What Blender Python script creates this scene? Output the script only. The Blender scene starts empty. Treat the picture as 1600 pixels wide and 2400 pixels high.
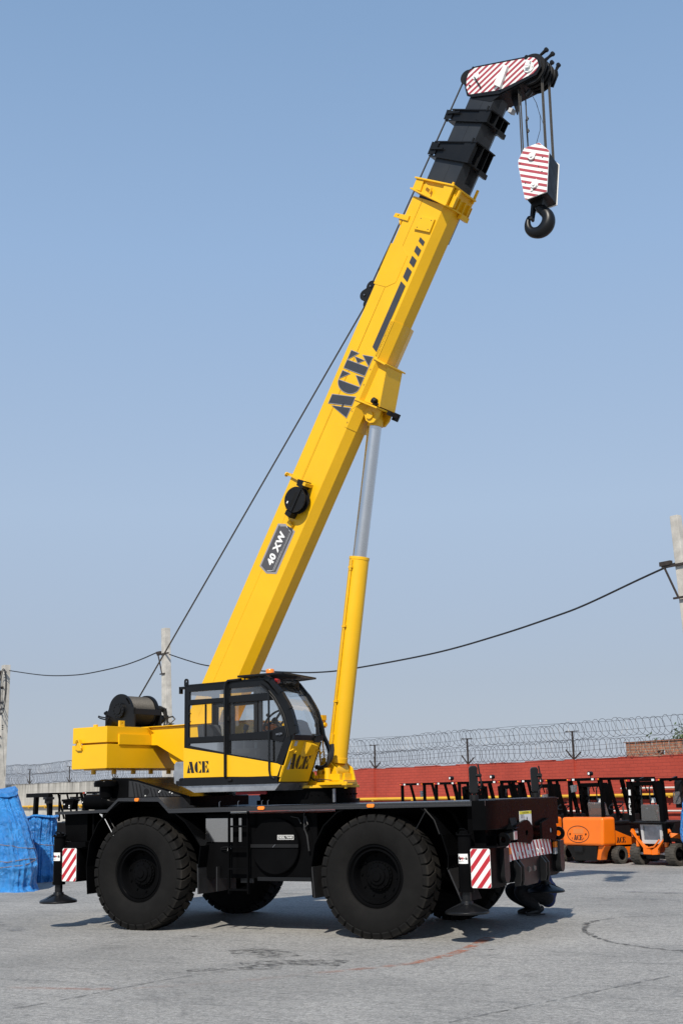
import bpy, bmesh, math, random
from mathutils import Vector, Matrix
from mathutils.geometry import tessellate_polygon
random.seed(7)
R = math.radians
scene = bpy.context.scene
COL = scene.collection
V = Vector

# ---------------------------------------------------------------- mesh builder
class MB:
    def __init__(s, M=None):
        s.v = []; s.f = []; s.M = M or Matrix()
    def add(s, pts):
        b = len(s.v)
        s.v += [s.M @ V(p) for p in pts]
        return b
    def poly(s, pts):
        b = s.add(pts); s.f.append(tuple(range(b, b+len(pts)))); return s
    def hexa(s, a, b):                      # two quads joined
        i = s.add(list(a)+list(b))
        s.f += [(i, i+1, i+2, i+3), (i+7, i+6, i+5, i+4)]
        for k in range(4):
            n = (k+1) % 4
            s.f.append((i+k, i+4+k, i+4+n, i+n))
        return s
    def box(s, x0, x1, y0, y1, z0, z1):
        return s.hexa([(x0,y0,z0),(x1,y0,z0),(x1,y1,z0),(x0,y1,z0)], [(x0,y0,z1),(x1,y0,z1),(x1,y1,z1),(x0,y1,z1)])
    def prism(s, pts, off):                 # 3-D polygon extruded by an offset
        n = len(pts); off = V(off)
        tris = tessellate_polygon([[V(p) for p in pts]])
        i = s.add(pts); j = s.add([V(p)+off for p in pts])
        for t in tris:
            s.f.append(tuple(i+k for k in t)); s.f.append(tuple(j+k for k in reversed(t)))
        for k in range(n):
            m = (k+1) % n
            s.f.append((i+k, i+m, j+m, j+k))
        return s
    def xz(s, pts, y0, y1):                 # polygon in x,z extruded along y
        return s.prism([(p[0], y0, p[1]) for p in pts], (0, y1-y0, 0))
    def yz(s, pts, x0, x1):
        return s.prism([(x0, p[0], p[1]) for p in pts], (x1-x0, 0, 0))
    def xy(s, pts, z0, z1):
        return s.prism([(p[0], p[1], z0) for p in pts], (0, 0, z1-z0))
    def plate(s, outer, holes, fn, off):    # flat plate with holes; fn maps 2-D to 3-D
        loops = [outer]+list(holes)
        L3 = [[V((p[0], p[1], 0)) for p in l] for l in loops]
        tris = tessellate_polygon(L3)
        flat = [fn(*p) for l in loops for p in l]
        off = V(off)
        i = s.add(flat); j = s.add([V(p)+off for p in flat])
        for t in tris:
            s.f.append(tuple(i+k for k in t)); s.f.append(tuple(j+k for k in reversed(t)))
        b = 0
        for l in loops:
            n = len(l)
            for k in range(n):
                m = (k+1) % n
                s.f.append((i+b+k, i+b+m, j+b+m, j+b+k))
            b += n
        return s
    def cyl(s, p0, p1, r0, n=20, r1=None, caps=True):
        p0 = V(p0); p1 = V(p1); d = (p1-p0).normalized()
        if r1 is None: r1 = r0
        a = d.orthogonal().normalized(); b = d.cross(a)
        ring = lambda c, r: [c+a*(r*math.cos(2*math.pi*k/n))+b*(r*math.sin(2*math.pi*k/n)) for k in range(n)]
        i = s.add(ring(p0, r0)); j = s.add(ring(p1, r1))
        for k in range(n):
            m = (k+1) % n
            s.f.append((i+k, i+m, j+m, j+k))
        if caps:
            s.f.append(tuple(i+k for k in reversed(range(n)))); s.f.append(tuple(j+k for k in range(n)))
        return s
    def tube(s, pts, r, n=8, closed=False):
        pts = [V(p) for p in pts]; N = len(pts)
        rr = r if isinstance(r, (list, tuple)) else [r]*N
        up = None; rings = []
        for k, p in enumerate(pts):
            if closed: d = pts[(k+1) % N]-pts[k-1]
            elif k == 0: d = pts[1]-p
            elif k == N-1: d = p-pts[-2]
            else: d = (pts[k+1]-p).normalized()+(p-pts[k-1]).normalized()
            if d.length < 1e-9: d = V((0, 0, 1))
            d.normalize()
            if up is None: up = d.orthogonal()
            a = (up-d*up.dot(d))
            if a.length < 1e-6: a = d.orthogonal()
            a.normalize(); up = a; b = d.cross(a)
            rings.append(s.add([p+a*(rr[k]*math.cos(2*math.pi*q/n))+b*(rr[k]*math.sin(2*math.pi*q/n)) for q in range(n)]))
        for k in range(N if closed else N-1):
            i = rings[k]; j = rings[(k+1) % N]
            for q in range(n):
                m = (q+1) % n
                s.f.append((i+q, i+m, j+m, j+q))
        if not closed:
            s.f.append(tuple(rings[0]+q for q in reversed(range(n)))); s.f.append(tuple(rings[-1]+q for q in range(n)))
        return s
    def bar(s, p0, p1, w, h, up=(0, 0, 1)):  # rectangular bar between two points
        p0 = V(p0); p1 = V(p1); d = (p1-p0).normalized(); u = V(up)
        a = d.cross(u)
        if a.length < 1e-5: a = d.orthogonal()
        a.normalize(); b = a.cross(d)
        q = lambda c: [c-a*w/2-b*h/2, c+a*w/2-b*h/2, c+a*w/2+b*h/2, c-a*w/2+b*h/2]
        return s.hexa(q(p0), q(p1))
    def lathe(s, prof, o, ax, n=32, close=True):   # prof: (radius, height along axis)
        o = V(o); ax = V(ax).normalized(); a = ax.orthogonal().normalized(); b = ax.cross(a)
        rows = []
        for r, h in prof:
            rows.append(s.add([o+ax*h+a*(r*math.cos(2*math.pi*k/n))+b*(r*math.sin(2*math.pi*k/n)) for k in range(n)]))
        for i, j in zip(rows, rows[1:]):
            for k in range(n):
                m = (k+1) % n
                s.f.append((i+k, i+m, j+m, j+k))
        if close:
            s.f.append(tuple(rows[0]+k for k in reversed(range(n)))); s.f.append(tuple(rows[-1]+k for k in range(n)))
        return s
    def build(s, name, mat, parent=None, bevel=0.0, smooth=35, seg=2, recalc=True):
        me = bpy.data.meshes.new(name)
        me.from_pydata([tuple(p) for p in s.v], [], s.f)
        bm = bmesh.new(); bm.from_mesh(me)
        bmesh.ops.remove_doubles(bm, verts=bm.verts, dist=1e-6)
        if recalc: bmesh.ops.recalc_face_normals(bm, faces=bm.faces)
        if bevel:
            es = [e for e in bm.edges if len(e.link_faces) == 2 and e.calc_face_angle(0) > R(38)]
            try:
                bmesh.ops.bevel(bm, geom=es, offset=bevel, segments=seg, affect='EDGES', clamp_overlap=True, profile=.6)
            except Exception: pass
        bm.to_mesh(me); bm.free()
        if smooth:
            me.polygons.foreach_set('use_smooth', [True]*len(me.polygons))
            me.set_sharp_from_angle(angle=R(smooth))
        if mat: me.materials.append(mat)
        o = bpy.data.objects.new(name, me); COL.objects.link(o)
        if parent: o.parent = parent
        if bevel:
            wn = o.modifiers.new('normals', 'WEIGHTED_NORMAL'); wn.keep_sharp = True; wn.weight = 60
        return o

def each(mb, name, mat, parent=None, **kw):       # every connected piece becomes an object of its own
    n = len(mb.v); root = list(range(n))
    def find(i):
        while root[i] != i: root[i] = root[root[i]]; i = root[i]
        return i
    for f in mb.f:
        r = find(f[0])
        for i in f[1:]: root[find(i)] = r
    groups = {}
    for f in mb.f: groups.setdefault(find(f[0]), []).append(f)
    out = []
    for fs in groups.values():
        q = MB(); ids = {}
        for f in fs:
            for i in f:
                if i not in ids: ids[i] = len(q.v); q.v.append(mb.v[i])
            q.f.append(tuple(ids[i] for i in f))
        out.append(q.build(name, mat, parent, **kw))
    return out

def thing(name, label, cat, loc=(0, 0, 0), rz=0.0, group=None):
    o = bpy.data.objects.new(name, None); COL.objects.link(o)
    o.location = loc; o.rotation_euler = (0, 0, rz); o.empty_display_size = .3
    return tag(o, label, cat, group)
def tag(o, label, cat, group=None):
    o['label'] = label; o['category'] = cat
    if group: o['group'] = group
    return o
def structure(o):
    o['kind'] = 'structure'; return o
def copy_tree(o, parent=None):
    c = o.copy(); COL.objects.link(c)
    if parent: c.parent = parent
    for ch in [k for k in bpy.data.objects if k.parent == o]: copy_tree(ch, c)
    return c
def rot_pts(pts, c, a):
    return [(c[0]+(x-c[0])*math.cos(a)-(y-c[1])*math.sin(a), c[1]+(x-c[0])*math.sin(a)+(y-c[1])*math.cos(a)) for x, y in pts]
def circ(cx, cy, r, n=24, a0=0.0, a1=2*math.pi):
    full = abs(a1-a0-2*math.pi) < 1e-6
    m = n if full else n+1
    return [(cx+r*math.cos(a0+(a1-a0)*k/n), cy+r*math.sin(a0+(a1-a0)*k/n)) for k in range(m)]
def clip_half(poly, nx, ny, c, keep_less):
    out = []
    for k in range(len(poly)):
        p = poly[k]; q = poly[(k+1) % len(poly)]
        dp = p[0]*nx+p[1]*ny-c; dq = q[0]*nx+q[1]*ny-c
        if not keep_less: dp = -dp; dq = -dq
        if dp <= 0: out.append(p)
        if (dp < 0 < dq) or (dq < 0 < dp):
            t = dp/(dp-dq); out.append((p[0]+(q[0]-p[0])*t, p[1]+(q[1]-p[1])*t))
    return out
def stripes(poly, d, period, duty=.5, phase=0.0):   # bands clipped to a convex polygon
    l = math.hypot(*d); nx, ny = -d[1]/l, d[0]/l
    vals = [p[0]*nx+p[1]*ny for p in poly]
    k = math.floor((min(vals)-phase)/period)-1; res = []
    while phase+k*period < max(vals):
        a = phase+k*period
        q = clip_half(poly, nx, ny, a, False)
        if len(q) > 2: q = clip_half(q, nx, ny, a+duty*period, True)
        if len(q) > 2: res.append(q)
        k += 1
    return res
def text_mesh(body, size=1.0, offset=0.0, spacing=1.0):   # 2-D triangles of a piece of lettering
    cu = bpy.data.curves.new('lettering', 'FONT'); cu.body = body; cu.size = size; cu.offset = offset
    cu.space_character = spacing; cu.resolution_u = 3
    o = bpy.data.objects.new('lettering', cu); COL.objects.link(o)
    dg = bpy.context.evaluated_depsgraph_get(); dg.update()
    me = bpy.data.meshes.new_from_object(o.evaluated_get(dg))
    vs = [(v.co.x, v.co.y) for v in me.vertices]; fs = [tuple(p.vertices) for p in me.polygons]
    bpy.data.objects.remove(o); bpy.data.curves.remove(cu); bpy.data.meshes.remove(me)
    return vs, fs
def put_text(mb, body, fn, width=None, height=None, offset=0.0, spacing=1.0, center=False):
    vs, fs = text_mesh(body, 1.0, offset, spacing)
    x0 = min(v[0] for v in vs); x1 = max(v[0] for v in vs); y0 = min(v[1] for v in vs); y1 = max(v[1] for v in vs)
    sx = (width/(x1-x0)) if width else height/(y1-y0); sy = (height/(y1-y0)) if height else sx
    cx = (x0+x1)/2 if center else x0; cy = (y0+y1)/2 if center else y0
    b = mb.add([fn((x-cx)*sx, (y-cy)*sy) for x, y in vs])
    mb.f += [tuple(b+k for k in f) for f in fs]
# stencil letters in units of the letter height
STENCIL = [
 [(0,0),(.345,0),(.16,.8)], [(.2,1),(.52,1),(.76,0),(.45,0)], [(.27,.33),(.4,.33),(.38,.4),(.26,.4)],
 [(1.08,1)]+[(1.10-.32*math.sin(math.pi*k/12), .5+.5*math.cos(math.pi*k/12)) for k in range(1, 12)]+[(1.13,0)],
 [(1.15,1),(1.43,1),(1.43,.66)], [(1.2,0),(1.5,0),(1.46,.34)],
 [(1.55,1),(1.84,1),(1.88,0),(1.58,0)], [(1.87,1),(2.2,1),(2.2,.66)], [(2.05,.72),(2.05,.3),(1.89,.51)], [(1.94,0),(2.27,0),(2.2,.42)]]
def put_stencil(mb, fn):
    for pl in STENCIL:
        tr = tessellate_polygon([[V((p[0], p[1], 0)) for p in pl]])
        b = mb.add([fn(*p) for p in pl]); mb.f += [tuple(b+k for k in t) for t in tr]

# ---------------------------------------------------------------- materials
def new_mat(name):
    m = bpy.data.materials.new(name); m.use_nodes = True
    nt = m.node_tree
    return m, nt, nt.nodes['Principled BSDF']
def ramp(nt, pts, interp='LINEAR'):
    r = nt.nodes.new('ShaderNodeValToRGB'); r.color_ramp.interpolation = interp
    el = r.color_ramp.elements
    while len(el) > 1: el.remove(el[0])
    el[0].position = pts[0][0]; el[0].color = (*pts[0][1], 1) if len(pts[0][1]) == 3 else pts[0][1]
    for p, c in pts[1:]:
        e = el.new(p); e.color = (*c, 1) if len(c) == 3 else c
    return r
def coords(nt, scale=(1, 1, 1), rot=(0, 0, 0), kind='Object'):
    tc = nt.nodes.new('ShaderNodeTexCoord'); mp = nt.nodes.new('ShaderNodeMapping')
    mp.inputs['Scale'].default_value = scale; mp.inputs['Rotation'].default_value = rot
    nt.links.new(tc.outputs[kind], mp.inputs['Vector']); return mp.outputs['Vector']
def noise(nt, vec, scale, detail=4, rough=.55, dist=0.0):
    n = nt.nodes.new('ShaderNodeTexNoise'); n.inputs['Scale'].default_value = scale
    n.inputs['Detail'].default_value = detail; n.inputs['Roughness'].default_value = rough; n.inputs['Distortion'].default_value = dist
    if vec is not None: nt.links.new(vec, n.inputs['Vector'])
    return n.outputs['Fac']
def mixc(nt, fac, a, b, mode='MIX'):
    m = nt.nodes.new('ShaderNodeMix'); m.data_type = 'RGBA'; m.blend_type = mode
    for k, x in ((0, fac), (6, a), (7, b)):
        if hasattr(x, 'is_output'): nt.links.new(x, m.inputs[k])
        else: m.inputs[k].default_value = x if k == 0 else (*x, 1)
    return m.outputs[2]
def math_n(nt, op, a, b=0.0):
    m = nt.nodes.new('ShaderNodeMath'); m.operation = op
    for k, x in ((0, a), (1, b)):
        if hasattr(x, 'is_output'): nt.links.new(x, m.inputs[k])
        else: m.inputs[k].default_value = x
    return m.outputs[0]
def bump(nt, bs, h, strength=.3, dist=.01):
    b = nt.nodes.new('ShaderNodeBump'); b.inputs['Strength'].default_value = strength; b.inputs['Distance'].default_value = dist
    nt.links.new(h, b.inputs['Height']); nt.links.new(b.outputs[0], bs.inputs['Normal'])
def simple(name, col, rough=.5, metal=0.0, var=.12, scale=3.0, coat=0.0, bmp=0.0, bscale=40.0, rvar=.1, spec=.5, ior=1.5):
    m, nt, bs = new_mat(name)
    vec = coords(nt)
    n = noise(nt, vec, scale, 6, .6)
    lo = tuple(c*(1-var) for c in col); hi = tuple(min(1, c*(1+var)) for c in col)
    r = ramp(nt, [(.3, lo), (.7, hi)]); nt.links.new(n, r.inputs[0])
    nt.links.new(r.outputs[0], bs.inputs['Base Color'])
    rr = ramp(nt, [(.3, (rough-rvar*.5,)*3), (.75, (rough+rvar,)*3)]); nt.links.new(noise(nt, vec, scale*2.3, 5), rr.inputs[0])
    nt.links.new(rr.outputs[0], bs.inputs['Roughness'])
    bs.inputs['Metallic'].default_value = metal; bs.inputs['Coat Weight'].default_value = coat
    bs.inputs['Coat Roughness'].default_value = .12; bs.inputs['Specular IOR Level'].default_value = spec; bs.inputs['IOR'].default_value = ior
    if bmp: bump(nt, bs, noise(nt, vec, bscale, 4), bmp, .01)
    return m
YELLOW = simple('yellow_paint', (.80, .445, .004), .40, var=.05, scale=1.3, coat=.08, bmp=.05, bscale=2.2)
YELLOW2 = simple('yellow_paint_on_fittings', (.76, .42, .006), .42, var=.08, scale=5, coat=.2)
BLACK = simple('black_paint', (.0032, .0033, .0037), .22, var=.3, scale=2.0, bmp=.012, bscale=6, spec=.5, ior=1.09)
GLOSSK = simple('glossy_black_paint', (.0035, .0036, .004), .26, var=.3, scale=2.0, bmp=.012, bscale=6, spec=.5, ior=1.11)
BLACKB = simple('black_boom_paint', (.0065, .007, .008), .34, var=.15, scale=2.0, spec=.3)
BOOMK = simple('dark_boom_paint', (.017, .0205, .026), .42, var=.08, scale=2.0, spec=.45)
BLACKM = simple('matt_black_steel', (.006, .006, .0065), .5, var=.3, scale=6, spec=.3)
FRAMEK = simple('cab_frame_black', (.0055, .006, .007), .32, var=.2, scale=4, spec=.3)
def dusty_rubber():
    m, nt, bs = new_mat('tyre_rubber'); vec = coords(nt)
    n = noise(nt, vec, 5, 6, .6); n2 = noise(nt, vec, 2.2, 8, .7); n3 = noise(nt, vec, 70, 4)
    r = ramp(nt, [(.3, (.0042, .0041, .0041)), (.7, (.0075, .0073, .0072))]); nt.links.new(n, r.inputs[0])
    sx = nt.nodes.new('ShaderNodeSeparateXYZ'); nt.links.new(vec, sx.inputs[0])
    rad = math_n(nt, 'SQRT', math_n(nt, 'ADD', math_n(nt, 'MULTIPLY', sx.outputs[0], sx.outputs[0]), math_n(nt, 'MULTIPLY', sx.outputs[2], sx.outputs[2])))
    rr = ramp(nt, [(.40, (.15, .15, .15)), (.55, (.0, .0, .0)), (.68, (.05, .05, .05)), (.715, (1, 1, 1))]); nt.links.new(rad, rr.inputs[0])
    r2 = ramp(nt, [(.42, (0, 0, 0)), (.66, (1, 1, 1))]); nt.links.new(n2, r2.inputs[0])
    f = math_n(nt, 'MULTIPLY', math_n(nt, 'MULTIPLY', rr.outputs[0], r2.outputs[0]), .55)
    nt.links.new(mixc(nt, f, r.outputs[0], (.042, .037, .031)), bs.inputs['Base Color'])
    bs.inputs['Roughness'].default_value = .8; bs.inputs['Specular IOR Level'].default_value = .16
    bump(nt, bs, n3, .18, .01); return m
RUBBER = dusty_rubber()
HOSE = simple('hose_rubber', (.014, .014, .015), .5, var=.2)
DECALK = simple('dark_grey_vinyl', (.036, .040, .050), .5, var=.1)
DECALB = simple('black_vinyl', (.013, .012, .012), .5, var=.1)
DECALL = simple('grey_vinyl', (.28, .27, .29), .45, var=.05)
DECALG = simple('charcoal_vinyl', (.075, .072, .078), .45, var=.05)
WHITE = simple('white_paint', (.80, .80, .78), .4, var=.04)
REDS = simple('red_stripe_film', (.42, .018, .03), .38, var=.08)
REDP = simple('red_stripe_paint', (.36, .045, .065), .4, var=.08)
CHROME = simple('chromed_rod', (.66, .68, .70), .27, 1.0, var=.03, scale=2, rvar=.04)
STEEL = simple('worn_steel', (.33, .33, .34), .38, 1.0, var=.25, scale=9)
GALV = simple('galvanised_sheet', (.50, .51, .52), .34, .85, var=.22, scale=7, rvar=.16)
SATIN = simple('satin_panel', (.50, .49, .47), .12, 1.0, var=.03, scale=2, rvar=.04)
ROPE = simple('wire_rope', (.055, .050, .043), .6, .2, var=.3, scale=50)
GREYP = simple('grey_plastic', (.10, .105, .115), .55, var=.1)
LGREY = simple('pale_grey_plate', (.45, .46, .47), .5, var=.08)
AMBER = simple('amber_lens', (.90, .23, .015), .25, var=.05, coat=.5)
REDL = simple('red_lens', (.45, .02, .02), .25, var=.05, coat=.5)
LAMP = simple('lamp_glass', (.55, .58, .6), .12, .5, var=.1, scale=20)
YLABEL = simple('yellow_label', (.80, .68, .03), .5, var=.04)
ORANGE = simple('orange_paint', (.83, .165, .004), .38, var=.06, scale=2, coat=.3)
ORANGED = simple('dull_orange_paint', (.70, .20, .04), .45, var=.06, scale=2)
CONC = None
def glass(name, tint, refl=.5, film=0.0):
    m, nt, bs = new_mat(name); nt.nodes.remove(bs)
    out = nt.nodes['Material Output']
    tr = nt.nodes.new('ShaderNodeBsdfTransparent'); tr.inputs[0].default_value = (*tint, 1)
    gl = nt.nodes.new('ShaderNodeBsdfGlossy'); gl.inputs['Roughness'].default_value = .02
    fr = nt.nodes.new('ShaderNodeFresnel'); fr.inputs['IOR'].default_value = 1.5
    f = math_n(nt, 'MULTIPLY', fr.outputs[0], refl)
    mx = nt.nodes.new('ShaderNodeMixShader'); nt.links.new(f, mx.inputs[0])
    nt.links.new(tr.outputs[0], mx.inputs[1]); nt.links.new(gl.outputs[0], mx.inputs[2])
    last = mx.outputs[0]
    if film:
        df = nt.nodes.new('ShaderNodeBsdfDiffuse'); df.inputs[0].default_value = (.5, .5, .5, 1)
        m2 = nt.nodes.new('ShaderNodeMixShader'); m2.inputs[0].default_value = film
        nt.links.new(last, m2.inputs[1]); nt.links.new(df.outputs[0], m2.inputs[2]); last = m2.outputs[0]
    nt.links.new(last, out.inputs[0]); return m
GLASS = glass('window_glass', (.86, .88, .89), .6, .03)
GLASSD = glass('interior_shade_glass', (.36, .39, .41), .7, .012)  # tint puts the dark of the cab interior into the lower panes
SCREENG = glass('windscreen_glass', (.86, .92, .97), 1.8, .14)  # pale film mixed in to stand for the sky's reflection
FILM = glass('clear_plastic_film', (.82, .84, .86), 1.8, .18)

# ---------------------------------------------------------------- frames of reference
SUP = Matrix.Translation((.1, 0, 0)) @ Matrix.Rotation(R(-8.2945), 4, 'Z')
AL = R(58.8); ca, sa = math.cos(AL), math.sin(AL)
B0 = V((-1.0-sa*.535, 0, 3.5+ca*.535))
BOOM = SUP @ Matrix(((ca, -sa, 0, B0.x), (0, 0, 1, 0), (sa, ca, 0, B0.z), (0, 0, 0, 1)))   # (s along, t up, v across)
# ================================================================ the crane: carrier
CR = thing('mobile_crane', 'tall yellow mobile crane with black telescopic boom tip, on four big black tyres', 'mobile crane')
def deck_z(x):
    k = [(-3.16, 1.524), (-2.257, 1.544), (-2.077, 1.69), (-1.415, 1.692), (-1.248, 1.542), (3.19, 1.572)]
    for (a, za), (b, zb) in zip(k, k[1:]):
        if a <= x <= b: return za+(zb-za)*(x-a)/(b-a)
    return 1.55
GREYV = simple('dark_grey_vent', (.016, .0165, .018), .55, var=.15)
# frame
m = MB()
m.box(-2.75, 3.1, -.5, .5, .78, 1.46)
m.box(-.80, .86, -1.14, -.48, .66, 1.46); m.box(-.80, .86, .5, 1.2, .66, 1.46)
for x in (-1.73, 1.73):                                   # axles
    m.cyl((x, -1.0, .71), (x, 1.0, .71), .13, 16); m.cyl((x, -.2, .71), (x, .2, .71), .28, 18)
    m.box(x-.35, x+.35, -.62, -.5, .8, 1.3); m.box(x-.35, x+.35, .5, .62, .8, 1.3)
for x in (-2.9, ):                                        # rear outrigger box and tail plate
    m.box(-3.13, -2.72, -1.36, 1.36, .62, 1.02); m.box(-3.0, -2.66, -1.30, 1.3, 1.02, 1.12); m.box(-2.72, -2.6, -1.2, 1.2, .8, 1.5)
m.box(3.0, 3.2, -1.30, 1.30, .66, 1.045)                  # front outrigger box
m.yz([(-1.26, .66), (-.9, .62), (1.0, .60), (1.28, .66), (1.28, .9), (-1.26, .9)], 3.2, 3.222)
m.box(2.9, 3.12, -1.2, 1.2, 1.04, 1.52)
m.prism([(-3.08, -1.2, 1.12), (-2.62, -1.2, 1.12), (-2.62, -1.2, 1.50), (-3.12, -1.2, 1.49)], (0, 2.4, 0))
m.box(-2.62, -.8, -.66, -.6, .8, 1.55); m.box(.86, 3.0, -.66, -.6, .8, 1.55)
chassis = m.build('chassis', BLACK, CR, bevel=.008)
# deck with its bent tread-plate edge
xs = [-3.16, -2.257, -2.077, -1.415, -1.248, 3.19]
m = MB()
m.prism([(x, -1.35, deck_z(x)) for x in xs]+[(x, -1.35, deck_z(x)-(.04 if x < -2 else .058)) for x in reversed(xs)], (0, .03, 0))
m.prism([(x, -1.32, deck_z(x)-.002) for x in xs]+[(x, -1.32, deck_z(x)-.014) for x in reversed(xs)], (0, 2.67, 0))
edge, nt, bs = new_mat('tread_plate')
vec = coords(nt, (1, 1, 1), (0, R(45), 0)); br = nt.nodes.new('ShaderNodeTexBrick')
br.inputs['Scale'].default_value = 22; br.inputs['Mortar Size'].default_value = .012; nt.links.new(vec, br.inputs['Vector'])
bs.inputs['Base Color'].default_value = (.02, .021, .024, 1); bs.inputs['Roughness'].default_value = .32
ck = nt.nodes.new('ShaderNodeTexChecker'); ck.inputs['Scale'].default_value = 45; nt.links.new(vec, ck.inputs['Vector'])
bump(nt, bs, ck.outputs['Fac'], .35, .004)
deck = m.build('deck', edge, chassis, smooth=20)
# inside of the deck behind the rear ramp, wheel arches
def arch(name, path, y0, y1, th=.014):
    mb = MB()
    for (x0, z0), (x1, z1) in zip(path, path[1:]):
        d = V((x1-x0, z1-z0)).normalized(); nx, nz = -d.y*th, d.x*th
        mb.xz([(x0, z0), (x1, z1), (x1+nx, z1+nz), (x0+nx, z0+nz)], y0, y1)
    return mb.build(name, BLACK, chassis)
arch('mudguard', [(-2.57, .44), (-2.60, .8), (-2.56, 1.1), (-2.42, 1.36), (-2.27, 1.49), (-2.05, 1.63), (-1.44, 1.63), (-1.2, 1.5), (-1.0, 1.36), (-.86, 1.2), (-.76, 1.06), (-.80, .8)], -1.335, -.72)
arch('mudguard', [(.90, .46), (.875, .80), (.93, 1.08), (1.06, 1.30), (1.25, 1.46), (1.36, 1.495)], -1.335, -.72)
arch('mudguard', [(2.36, 1.495), (2.5, 1.40), (2.62, 1.18), (2.69, .95), (2.68, .8)], -1.335, -.72)
m = MB(); m.hexa([(-.80, -1.33, .47), (-.78, -1.33, .47), (-.78, -.74, .47), (-.80, -.74, .47)], [(-.81, -1.33, .84), (-.79, -1.33, .84), (-.79, -.74, .84), (-.81, -.74, .84)])
m.box(-.60, -.585, -1.2, -.75, .50, .80)
m.build('mud_flap', HOSE, chassis)
m = MB(); m.hexa([(2.84, -1.33, .44), (2.86, -1.33, .44), (2.86, -.75, .44), (2.84, -.75, .44)], [(2.67, -1.33, .82), (2.69, -1.33, .82), (2.69, -.75, .82), (2.67, -.75, .82)])
m.build('mud_flap', HOSE, chassis)
m = MB(); m.hexa([(.90, -1.33, .45), (.92, -1.33, .45), (.92, -.75, .45), (.90, -.75, .45)], [(.87, -1.33, .82), (.89, -1.33, .82), (.89, -.75, .82), (.87, -.75, .82)])
m.build('mud_flap', HOSE, chassis)
m = MB(); m.bar((2.45, -1.335, 1.49), (2.28, -1.30, 1.25), .012, .012)
m.tube([(2.42, -1.34, 1.49), (2.54, -1.34, 1.36), (2.6, -1.34, 1.2)], .008, 6)
m.tube([(-2.36, -1.2, 1.45), (-2.16, -1.2, 1.18)], .007, 6)
each(m, 'stay_rod', BLACKM, chassis)
m = MB(); m.xz([(-2.40, 1.49), (-2.345, 1.48), (-2.345, 1.44)], -1.342, -1.338); m.build('reflector_flag', LGREY, chassis)
m = MB(); m.tube([(-2.30, -1.342, 1.42), (-2.14, -1.342, 1.19)], .005, 6); each(m, 'stay_rod', LGREY, chassis)

# wheels
def tyre_mesh():
    mb = MB(); hw = .195
    prof = [(.355, -hw*.62), (.38, -hw*.86), (.44, -hw*.99), (.52, -hw*1.04), (.60, -hw*1.02), (.655, -hw*.95), (.69, -hw*.84), (.695, -hw*.6)]
    prof = prof+[(r, -h) for r, h in reversed(prof)]
    mb.lathe(prof, (0, 0, 0), (0, 1, 0), 72, close=False)
    N = 34
    for side in (-1, 1):
        for k in range(N):
            a0 = 2*math.pi*(k+(.5 if side > 0 else 0))/N; w0 = 2*math.pi/N*.40; w1 = 2*math.pi/N*.375
            def P(r, y, a): return (r*math.cos(a), y, r*math.sin(a))
            sk = .10                                       # lugs sweep towards the middle of the tread
            rows = [(.652, 1.035, 0, w1*.9), (.715, .93, .0, w1), (.725, .72, .012, w0*.95), (.726, .35, .05, w0*.9), (.726, -.04, sk, w0*.6)]
            outer = []; inner = []
            for r, h, s_, w in rows:
                y = side*hw*h; aa = a0+s_*(1 if side > 0 else 1)
                outer.append((P(r, y, aa-w), P(r, y, aa+w)))
                rin = .64 if h > .95 else .685
                inner.append((P(rin, y*.97, aa-w*1.25), P(rin, y*.97, aa+w*1.25)))
            i = mb.add([q for o in outer for q in o]); j = mb.add([q for o in inner for q in o]); n = len(rows)
            for r_ in range(n-1):
                mb.f.append((i+2*r_, i+2*r_+1, i+2*r_+3, i+2*r_+2))
                mb.f.append((i+2*r_, i+2*r_+2, j+2*r_+2, j+2*r_)); mb.f.append((i+2*r_+1, j+2*r_+1, j+2*r_+3, i+2*r_+3))
            mb.f.append((i, j, j+1, i+1)); e = 2*(n-1); mb.f.append((i+e, i+e+1, j+e+1, j+e))
    return mb
def make_wheel():
    mb = MB()                                              # rim: lip, dished disc
    prof = [(.372, -.128), (.368, -.150), (.345, -.155), (.335, -.135), (.325, -.128), (.318, -.14), (.30, -.142), (.288, -.125), (.278, -.06), (.262, -.02), (.20, -.015), (.165, -.02), (.165, .05)]
    mb.lathe(prof, (0, 0, 0), (0, 1, 0), 48, close=False)
    for k in range(10):
        a = 2*math.pi*k/10
        mb.cyl((.235*math.cos(a), -.02, .235*math.sin(a)), (.235*math.cos(a), -.04, .235*math.sin(a)), .012, 8)
    wh = mb.build('wheel', BLACK, CR, smooth=30)
    tyre_mesh().build('tyre', RUBBER, wh, smooth=38)
    mb = MB()
    mb.lathe([(.172, -.02), (.172, -.045), (.155, -.05), (.15, -.075), (.105, -.085), (.10, -.105), (.06, -.112), (.055, -.128), (.02, -.13)], (0, 0, 0), (0, 1, 0), 36)
    for k in range(24):
        a = 2*math.pi*k/24; c, s_ = math.cos(a), math.sin(a)
        mb.cyl((.163*c, -.03, .163*s_), (.163*c, -.062, .163*s_), .008, 6)
    for k in range(8):
        a = 2*math.pi*k/8; c, s_ = math.cos(a), math.sin(a)
        mb.cyl((.125*c, -.06, .125*s_), (.125*c, -.092, .125*s_), .009, 6)
    mb.build('hub', BLACK, wh, smooth=30)
    return wh
w0 = make_wheel()
w0.location = (1.73, -1.155, .713); w0.rotation_euler = (0, R(4), 0)
for x, y, rz, ry in ((-1.75, -1.155, 0, 11), (1.73, 1.155, math.pi, 3), (-1.75, 1.155, math.pi, 8)):
    c = copy_tree(w0, CR); c.location = (x, y, .713); c.rotation_euler = (0, R(ry), rz)

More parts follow.
